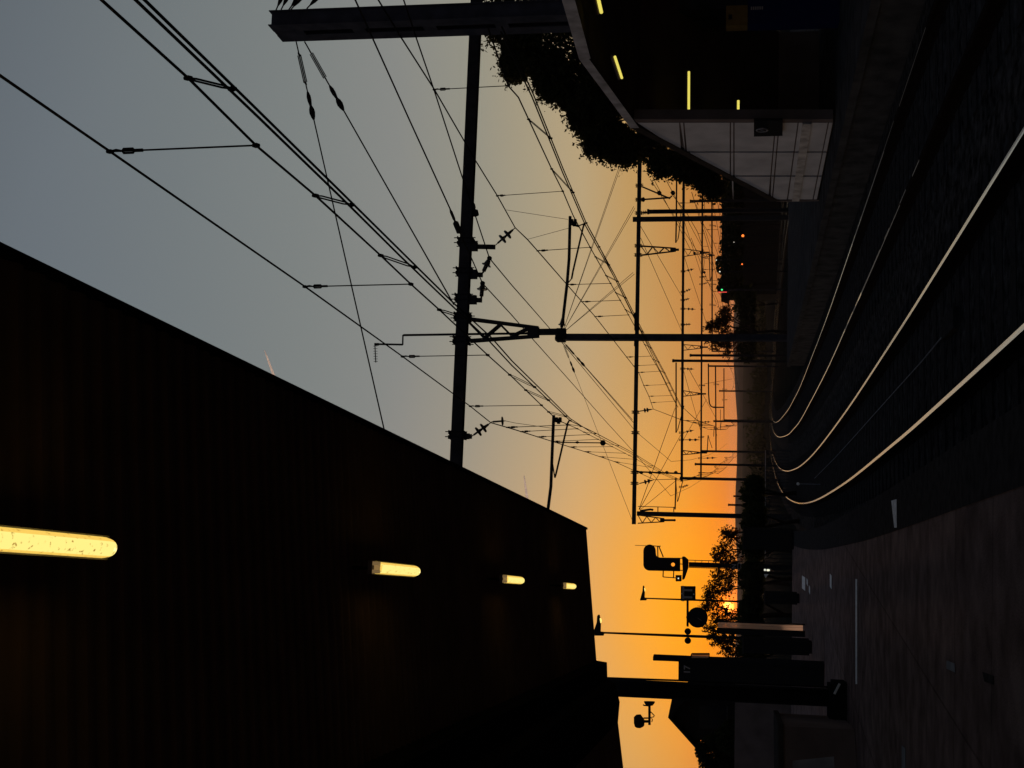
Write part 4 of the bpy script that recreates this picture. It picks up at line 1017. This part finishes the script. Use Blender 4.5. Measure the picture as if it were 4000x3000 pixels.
def blob(y, pts, depth):   # (X, Y, rX, rY) image ellipses at distance y -> ellipsoids
    out = []
    for X, Y, rX, rY in pts:
        out.append((P(X, Y, y + random.uniform(-.3, .3)*depth), V((rY*y/F, depth*min(1, rX*y/F/1.5), rX*y/F))))
    return out
ya = 40.0
bl = blob(ya, [(2060, 60, 200, 190), (2190, 170, 175, 185), (2350, 280, 130, 135), (2150, 270, 70, 80), (2050, 210, 90, 90), (1980, 90, 110, 80), (2355, 400, 72, 75), (2010, 250, 60, 80), (2300, 350, 50, 75), (2228, 372, 62, 66), (2268, 455, 52, 66), (2160, 320, 80, 80)], 2.2)
tree('broadleaf_tree', (P(2700, 200, ya).x, ya, zr(40) - .2), bl, 30000, .075, 'big dense dark tree behind the pylon, tallest of the trees over the stair housing', 'leaf', .4, 'trees behind the stair housing', twigs=900)
bl = blob(ya + 2, [(2340, 470, 90, 120), (2410, 560, 70, 80), (2450, 580, 55, 65), (2370, 560, 60, 60), (2330, 560, 50, 50)], 1.6)
tree('broadleaf_tree', (P(2700, 450, ya + 2).x, ya + 2, zr(42) - .2), bl, 12000, .075, 'lower tree over the stair roof kink, ragged at its edge', 'leaf', .55, 'trees behind the stair housing', .14, 600)
bl = blob(ya + 3, [(2290, 500, 50, 50), (2330, 560, 55, 45), (2400, 600, 60, 40), (2265, 470, 28, 40), (2450, 625, 50, 28)], .8)
tree('twiggy_shrub', (P(2750, 520, ya + 3).x, ya + 3, zr(43) - .2), bl, (190, 9, .16), .05, 'thin twiggy growth with sky showing through, at the edge of the dark trees', 'leaf', .6, None, .05, cat='shrub')
bl = blob(48, [(2540, 570, 70, 70), (2600, 640, 60, 55), (2660, 640, 60, 55), (2700, 660, 55, 60), (2760, 700, 50, 55), (2790, 740, 40, 35), (2575, 640, 28, 35)], 1.4)
tree('shrub', (P(2900, 640, 48).x, 48, zr(48) - .3), bl, 11000, .075, 'leafy shrub peeking over the sloping stair roof', 'leaf', .5, 'trees behind the stair housing', .10, 700, cat='shrub')
# sunset trees
def suntree(y, pts, n, leaf, label, trunk):
    bl = blob(y, pts, 2.4)
    return tree('broadleaf_tree', (P(*trunk, y).x, y, zr(y) - .6), bl, n, leaf, label, 'leafsun', .55, 'trees before the sunset', .13)
suntree(92, [(2855, 2100, 50, 38), (2830, 2150, 50, 42), (2855, 2190, 40, 45), (2800, 2170, 28, 30), (2850, 2080, 36, 22), (2820, 2195, 42, 38)], (230, 15, .24), .075, 'small-leaved tree against the sunset, behind the signal ladder', (2960, 2150))
suntree(96, [(2835, 2255, 50, 45), (2800, 2260, 38, 42), (2840, 2300, 50, 45), (2790, 2310, 40, 40), (2855, 2230, 30, 50), (2770, 2320, 24, 28)], (230, 15, .26), .078, 'fullest tree against the sunset, between the signal and letter sign', (2960, 2280))
suntree(88, [(2790, 2360, 45, 40), (2835, 2395, 45, 35), (2795, 2420, 42, 40), (2780, 2450, 38, 30), (2840, 2430, 40, 38), (2762, 2372, 24, 24)], (200, 15, .24), .075, 'tree in front of the setting sun, behind the hanging clock', (2960, 2400))
suntree(84, [(2815, 2500, 40, 35), (2840, 2530, 40, 35), (2860, 2560, 34, 32), (2790, 2490, 22, 25), (2855, 2490, 32, 40)], (190, 15, .22), .072, 'lowest tree against the sunset, between the taller lamp post and the pillar', (2960, 2520))
bl = blob(100, [(2810, 1262, 42, 26), (2830, 1240, 36, 30), (2780, 1275, 26, 18), (2815, 1345, 42, 30), (2850, 1360, 34, 36), (2790, 1330, 30, 26), (2830, 1300, 45, 40), (2835, 1215, 26, 24)], 2.0)
tree('shrub', (P(2960, 1300, 100).x, 100, zr(100) - .4), bl, (330, 15, .26), .085, 'wide bush behind the foot of the central pylon', 'leafsun', .6, None, .12, cat='shrub')
# far planting along the cutting, one bush each
def bush(y, X, Y, rX, rY, n, leaf, label, grp, zb=None):
    bl = blob(y, [(X, Y, rX, rY), (X + rX*.2, Y - rY*.5, rX*.8, rY*.6), (X + rX*.25, Y + rY*.5, rX*.7, rY*.6)], 2.5)
    return tree('bush', (P(X, Y, y).x, y, zr(y) - .6), bl, n, leaf, label, 'leaf', .45, grp, .12, cat='bush')
row = [(150, 2862, 690, 42, 60), (152, 2860, 790, 44, 60), (150, 2858, 880, 42, 55), (154, 2856, 960, 48, 50), (152, 2848, 1040, 54, 55), (150, 2850, 1110, 50, 45)]
row += [(148, 2908, 1190, 46, 70), (150, 2912, 1330, 44, 80)]
labs = ['dark bush by the yard, closest to the stair roof', 'dark bush by the yard beneath the thin mast beside the shrub', 'dark bush by the yard behind the twin masts', 'dark bush by the yard between the twin masts and lattice post', 'dark rounded bush by the yard beyond the lattice post', 'dark bush by the yard next to the green signal', 'dark low bush between the green signal and the central pylon', 'dark low bush behind the foot of the central pylon, at the hill edge']
for (y, X, Y, a, b_), lab in zip(row, labs): bush(y, X, Y, a, b_, 1500, .30, lab, 'bushes beside the yard')
row = [(62, 2945, 2040, 52, 70), (66, 2940, 1930, 48, 70), (64, 2938, 2130, 48, 60), (58, 2935, 2260, 50, 70), (55, 2930, 2400, 50, 80), (54, 2935, 2530, 55, 70)]
labs = ['dark bush beyond the platform end, behind the relay cabinet', 'dark bush beyond the platform end, on the track side of the relay cabinet', 'dark bush at the signal ladder foot', 'dark bush between the signal foot and clock', 'dark bush beneath the sun and clock', 'dark bush under the information pillar side']
for (y, X, Y, a, b_), lab in zip(row, labs): bush(y, X, Y, a, b_, 1600, .13, lab, 'bushes behind the platform end')
# far wood and hills
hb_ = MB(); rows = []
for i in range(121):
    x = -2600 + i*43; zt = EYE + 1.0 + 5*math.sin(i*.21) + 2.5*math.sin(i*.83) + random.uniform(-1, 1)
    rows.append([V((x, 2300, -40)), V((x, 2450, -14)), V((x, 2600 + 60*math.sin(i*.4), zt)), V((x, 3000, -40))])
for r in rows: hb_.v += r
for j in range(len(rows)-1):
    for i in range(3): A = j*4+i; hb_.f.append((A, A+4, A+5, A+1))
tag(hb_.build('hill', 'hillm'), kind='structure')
m = MB(); cs = []
for i in range(90):
    x = -260 + i*5.0 + random.uniform(-2, 2); y = 520 + random.uniform(-40, 40); h = random.uniform(3, 6.5)
    cs.append((V((x, y, zr(y) + h*.3)), V((random.uniform(4, 7), 4, h))))
leafcloud(m, cs, 16000, .9, .4)
tag(m.build('far_wood', 'leaf'), 'dark far wood below the low hill on the skyline', 'wood', None, 'stuff')

# shed and yard lights on the right, far off
sh = thing('goods_shed', (P(2900, 800, 170).x, 170, zr(170) - .6), 'long low dark shed beside the yard tracks under the row of dark bushes', 'building')
x0, x1 = P(2900, 1150, 170).x, P(2900, 500, 170).x
MB().abox(x0, x1, 170, 182, zr(170) - .6, P(2850, 800, 170).z).build('wall', 'house', sh)
zt = P(2850, 800, 170).z
MB().prism([V((x0 - .5, 169.5, zt)), V((x0 - .5, 176, zt + 1.0)), V((x0 - .5, 182.5, zt))], X_*(x1 - x0 + 1)).build('roof', 'tile', sh)
def yard_light(X, Y, y, r, m_, lab, w=1.0):
    p = P(X, Y, y); t = thing('yard_lamp', V((p.x, y, zr(y) - .6)), lab, 'lamp', 'small lights in the yard')
    MB().lathe(p, p - Y_*.05, [(0, r*.6), (.5, r), (1, r*.6)], 10).build('lens', m_, t)
    MB().tube([V((p.x, y + .1, zr(y) - .6)), V((p.x, y + .1, p.z + r))], .05, 6).build('post', 'dark', t)
    MB().abox(p.x - r*1.3, p.x + r*1.3, y + .02, y + .3, p.z - r*1.3, p.z + r*1.3).build('hood', 'dark', t)
yard_light(2902, 921, 110, .11, 'warm', 'bright orange lamp glowing among the dark yard bushes')
yard_light(2867, 946, 112, .045, 'pale', 'tiny white lamp just above the orange glowing one')
yard_light(2798, 1016, 112, .05, 'pale', 'tiny white lamp high on the bush outline')
yard_light(2812, 1061, 112, .06, 'pale', 'small white lamp between the bush outline and green signal')
yard_light(2899, 1032, 114, .07, 'warm', 'pinkish lamp low in the yard, beside a white streak')
yard_light(2726, 706, 100, .06, 'street', 'pale yellow lamp glinting through the shrub over the stair roof')
gs = thing('railway_signal', V((P(2820, 1132, 108).x, 108, zr(108) - .6)), 'distant signal showing a green lamp beside a red light bar', 'signal')
MB().prism([P(*q, 108) for q in [(2802, 1128), (2808, 1124), (2830, 1125), (2836, 1130), (2836, 1137), (2808, 1140), (2802, 1137)]], Y_*.2).build('back_board', 'black', gs)
q = P(2820, 1132, 108); MB().lathe(q - Y_*.005, q - Y_*.05, [(0, .075), (1, .07)], 12).build('green_lamp', 'green', gs)
a, b_ = P(2806, 1141, 108), P(2839, 1141, 108); MB().tube([a - Y_*.02, b_ - Y_*.02], .022, 6).build('red_bar', 'red', gs)
MB().abox(q.x - .08, q.x + .08, 108.1, 108.25, zr(108) - .6, q.z + .1).build('post', 'steel', gs)

# gabled house on the left
yh = 62.0; fh = lambda X, Y: P(X, Y, yh)
ho = thing('gabled_house', V((fh(2900, 2800).x, yh, zr(60) - .6)), 'dark gabled house behind the canopy column and security camera', 'house')
pk = fh(2611, 2795); el = fh(2716, 2912); er = fh(2716, 2680)
z0 = zr(60) - .6
MB().prism([V((el.x + .25, yh, z0)), V((er.x - .25, yh, z0)), V((er.x - .25, yh, er.z)), V((pk.x, yh, pk.z - .12)), V((el.x + .25, yh, el.z))], Y_*2.9).build('wall', 'house', ho)
m = MB()
for s_ in (el, er):
    d = (s_ - pk); m.prism([pk - Y_*.4, pk + d*1.04 - Y_*.4, pk + d*1.04 - Y_*.4 - Z*.16, pk - Y_*.4 - Z*.16], Y_*3.6)
m.build('roof', 'tile', ho)
w = MB().abox(pk.x - .5, pk.x + .5, yh - .03, yh - .004, pk.z - 2.6, pk.z - 1.4).build('window', 'pane', ho)
MB().abox(pk.x - .56, pk.x + .56, yh - .05, yh - .03, pk.z - 2.67, pk.z - 2.6).build('sill', 'kerb', w)
bl = blob(57, [(2740, 2935, 26, 35), (2765, 2975, 40, 40), (2790, 3020, 60, 50), (2735, 2918, 14, 14), (2772, 2905, 34, 32), (2800, 2895, 40, 40)], 1.4)
tree('bush', (P(2990, 2960, 57).x, 57, zr(57) - .5), bl, 3600, .075, 'leafy bush in front of the gabled house eave', 'leaf', .5, None, .12, cat='bush')
bush(58, 2825, 2950, 62, 75, 4200, .085, 'dense dark bush at the outer eave of the gabled house', 'bushes beside the house')
bush(56, 2850, 2880, 55, 60, 3600, .085, 'dense dark bush before the gabled house wall', 'bushes beside the house')
wl = MB().abox(P(2990, 3100, 50).x, P(2990, 2600, 50).x, 49.6, 49.9, zr(50) - .6, P(2870, 2800, 50).z)
tag(wl.build('boundary_wall', 'inside'), 'long dark boundary wall below the gabled house', 'wall')

# vapour trails high in the sky
def trail(a, b_, y, w, lab):
    p, q = P(*a, y), P(*b_, y); t = tag(MB().tube([p, p + (q-p)*.25, p + (q-p)*.7, q], [w*.3, w*.7, w, w*1.1], 8).build('vapour_trail', 'contrail', smooth=True), lab, 'vapour trail', 'vapour trails'); return t
trail((1033, 1368), (1082, 1500), 9000, 9, 'short bright vapour trail above the middle of the canopy roof')
trail((2047, 1858), (2060, 1955), 9000, 8, 'thin vapour trail touching the canopy edge near its end')

# the evening haze: one even, thin volume of air round everything
hz = bpy.data.materials.new('evening_air'); hz.use_nodes = True; nt = hz.node_tree
nt.nodes.remove(nt.nodes['Principled BSDF']); vp = nt.nodes.new('ShaderNodeVolumePrincipled')
vp.inputs['Color'].default_value = (1, .72, .56, 1); vp.inputs['Density'].default_value = .000034; vp.inputs['Anisotropy'].default_value = .3
nt.links.new(vp.outputs[0], nt.nodes['Material Output'].inputs['Volume']); M['haze'] = hz
tag(MB().abox(-4200, 4200, -60, 6300, -47, 24).build('haze', 'haze'), kind='stuff')

# ------------------------------------------------------------------ sky, sun, camera
SUN = ray(2845, 2368).normalized()
se = math.asin(SUN.z); sa = math.atan2(SUN.x, SUN.y)
w = bpy.data.worlds.new('World'); scene.world = w; w.use_nodes = True; nt = w.node_tree; nd = nt.nodes; lk = nt.links
bg = nd['Background']
tcn = nd.new('ShaderNodeTexCoord'); sx = nd.new('ShaderNodeSeparateXYZ'); lk.new(tcn.outputs['Generated'], sx.inputs[0])
def math_(op, a=None, b_=None, c=None):
    n = nd.new('ShaderNodeMath'); n.operation = op
    for i, q in enumerate((a, b_, c)):
        if q is None: continue
        if isinstance(q, (int, float)): n.inputs[i].default_value = q
        else: lk.new(q, n.inputs[i])
    return n.outputs[0]
el_ = math_('MULTIPLY', math_('ARCSINE', sx.outputs['Z']), 180/math.pi)          # elevation in degrees
dotn = nd.new('ShaderNodeVectorMath'); dotn.operation = 'DOT_PRODUCT'; lk.new(tcn.outputs['Generated'], dotn.inputs[0]); dotn.inputs[1].default_value = SUN
ang = math_('MULTIPLY', math_('ARCCOSINE', math_('MINIMUM', dotn.outputs['Value'], 1.0)), 180/math.pi)
def ramp(fac, stops, lo, hi):
    mr = nd.new('ShaderNodeMapRange'); mr.inputs[1].default_value = lo; mr.inputs[2].default_value = hi; lk.new(fac, mr.inputs[0])
    r = nd.new('ShaderNodeValToRGB'); e = r.color_ramp.elements; r.color_ramp.interpolation = 'EASE' if False else 'LINEAR'
    while len(e) < len(stops): e.new(.5)
    for i, (p, c) in enumerate(stops):
        e[i].position = (p - lo)/(hi - lo); e[i].color = (*c, 1) if isinstance(c, tuple) else (c, c, c, 1)
    lk.new(mr.outputs[0], r.inputs['Fac']); return r.outputs['Color']
base = ramp(el_, [(-3, (.34, .12, .045)), (0, (.43, .185, .062)), (1.2, (.47, .22, .060)), (2.5, (.49, .25, .072)), (4.5, (.475, .292, .112)), (6.5, (.44, .335, .19)), (8.5, (.36, .308, .208)), (11, (.275, .268, .220)), (14, (.228, .236, .224)), (18, (.192, .211, .207)), (23, (.162, .185, .193)), (28, (.142, .166, .187)), (36, (.115, .136, .162)), (60, (.085, .092, .112)), (90, (.075, .080, .098))], -3, 90)
glowc = ramp(ang, [(0, (1.0, .40, .015)), (2, (1.0, .40, .010)), (4, (1.0, .385, .018)), (7, (.86, .40, .075)), (10, (.70, .39, .14)), (14, (.55, .36, .2))], 0, 14)
glowf = ramp(ang, [(0, .97), (1.5, .93), (3, .82), (5, .62), (7.5, .42), (10, .24), (13, .10), (17, 0.0)], 0, 18)
mixn = nd.new('ShaderNodeMix'); mixn.data_type = 'RGBA'; lk.new(glowf, mixn.inputs[0]); lk.new(base, mixn.inputs[6]); lk.new(glowc, mixn.inputs[7])
# away from the sun's side the dusk sky is darker and bluer
side = ramp(ang, [(0, 1.0), (27, 1.0), (33, .96), (40, .80), (60, (.60, .66, .76)), (110, (.34, .44, .62)), (180, (.28, .38, .58))], 0, 180)
mul = nd.new('ShaderNodeMix'); mul.data_type = 'RGBA'; mul.blend_type = 'MULTIPLY'; mul.inputs[0].default_value = 1; lk.new(mixn.outputs[2], mul.inputs[6]); lk.new(side, mul.inputs[7])
redn = ramp(el_, [(-2, (.93, .60, .50)), (0, (.95, .64, .52)), (1.0, (.97, .76, .62)), (2.2, (.99, .92, .85)), (3.6, (1, 1, 1))], -3, 90)
mul2 = nd.new('ShaderNodeMix'); mul2.data_type = 'RGBA'; mul2.blend_type = 'MULTIPLY'; mul2.inputs[0].default_value = 1; lk.new(mul.outputs[2], mul2.inputs[6]); lk.new(redn, mul2.inputs[7])
# the disc of the sun itself
disc = ramp(ang, [(0, (6, 2.6, .50)), (.16, (4.5, 1.5, .18)), (.26, (1.4, .16, .004)), (.5, (.5, .04, 0)), (1.0, (0, 0, 0))], 0, 1)
add = nd.new('ShaderNodeMix'); add.data_type = 'RGBA'; add.blend_type = 'ADD'; add.inputs[0].default_value = 1; lk.new(mul2.outputs[2], add.inputs[6]); lk.new(disc, add.inputs[7])
sky = nd.new('ShaderNodeTexSky'); sky.sky_type = 'NISHITA'; sky.sun_disc = False; sky.sun_elevation = max(se, R(.2)); sky.sun_rotation = sa
add2 = nd.new('ShaderNodeMix'); add2.data_type = 'RGBA'; add2.blend_type = 'ADD'; add2.inputs[0].default_value = .01; lk.new(add.outputs[2], add2.inputs[6]); lk.new(sky.outputs['Color'], add2.inputs[7])
lk.new(add2.outputs[2], bg.inputs['Color']); bg.inputs['Strength'].default_value = 1.0

sl = bpy.data.lights.new('sun', 'SUN'); sl.energy = 2.6; sl.angle = R(.53); sl.color = (1.0, .76, .56)
so = bpy.data.objects.new('sun', sl); col.objects.link(so); so.rotation_euler = (-SUN).to_track_quat('-Z', 'Y').to_euler(); so['kind'] = 'helper'

cd = bpy.data.cameras.new('camera'); cam = bpy.data.objects.new('camera', cd); col.objects.link(cam)
cd.sensor_width = 36; cd.sensor_fit = 'HORIZONTAL'; cd.lens = 36 * F / 4000; cd.clip_start = .05; cd.clip_end = 20000
cx = rt*sr - up*cr; cy = rt*cr + up*sr; cz = -fw
cam.matrix_world = Matrix(((cx.x, cy.x, cz.x, O.x), (cx.y, cy.y, cz.y, O.y), (cx.z, cy.z, cz.z, O.z), (0, 0, 0, 1)))
scene.camera = cam
scene.view_settings.view_transform = 'Standard'; scene.view_settings.look = 'None'
scene.view_settings.exposure = 0; scene.view_settings.gamma = 1; scene.view_settings.use_curve_mapping = False
scene.cycles.use_denoising = True
scene.cycles.max_bounces = 6; scene.cycles.transparent_max_bounces = 8
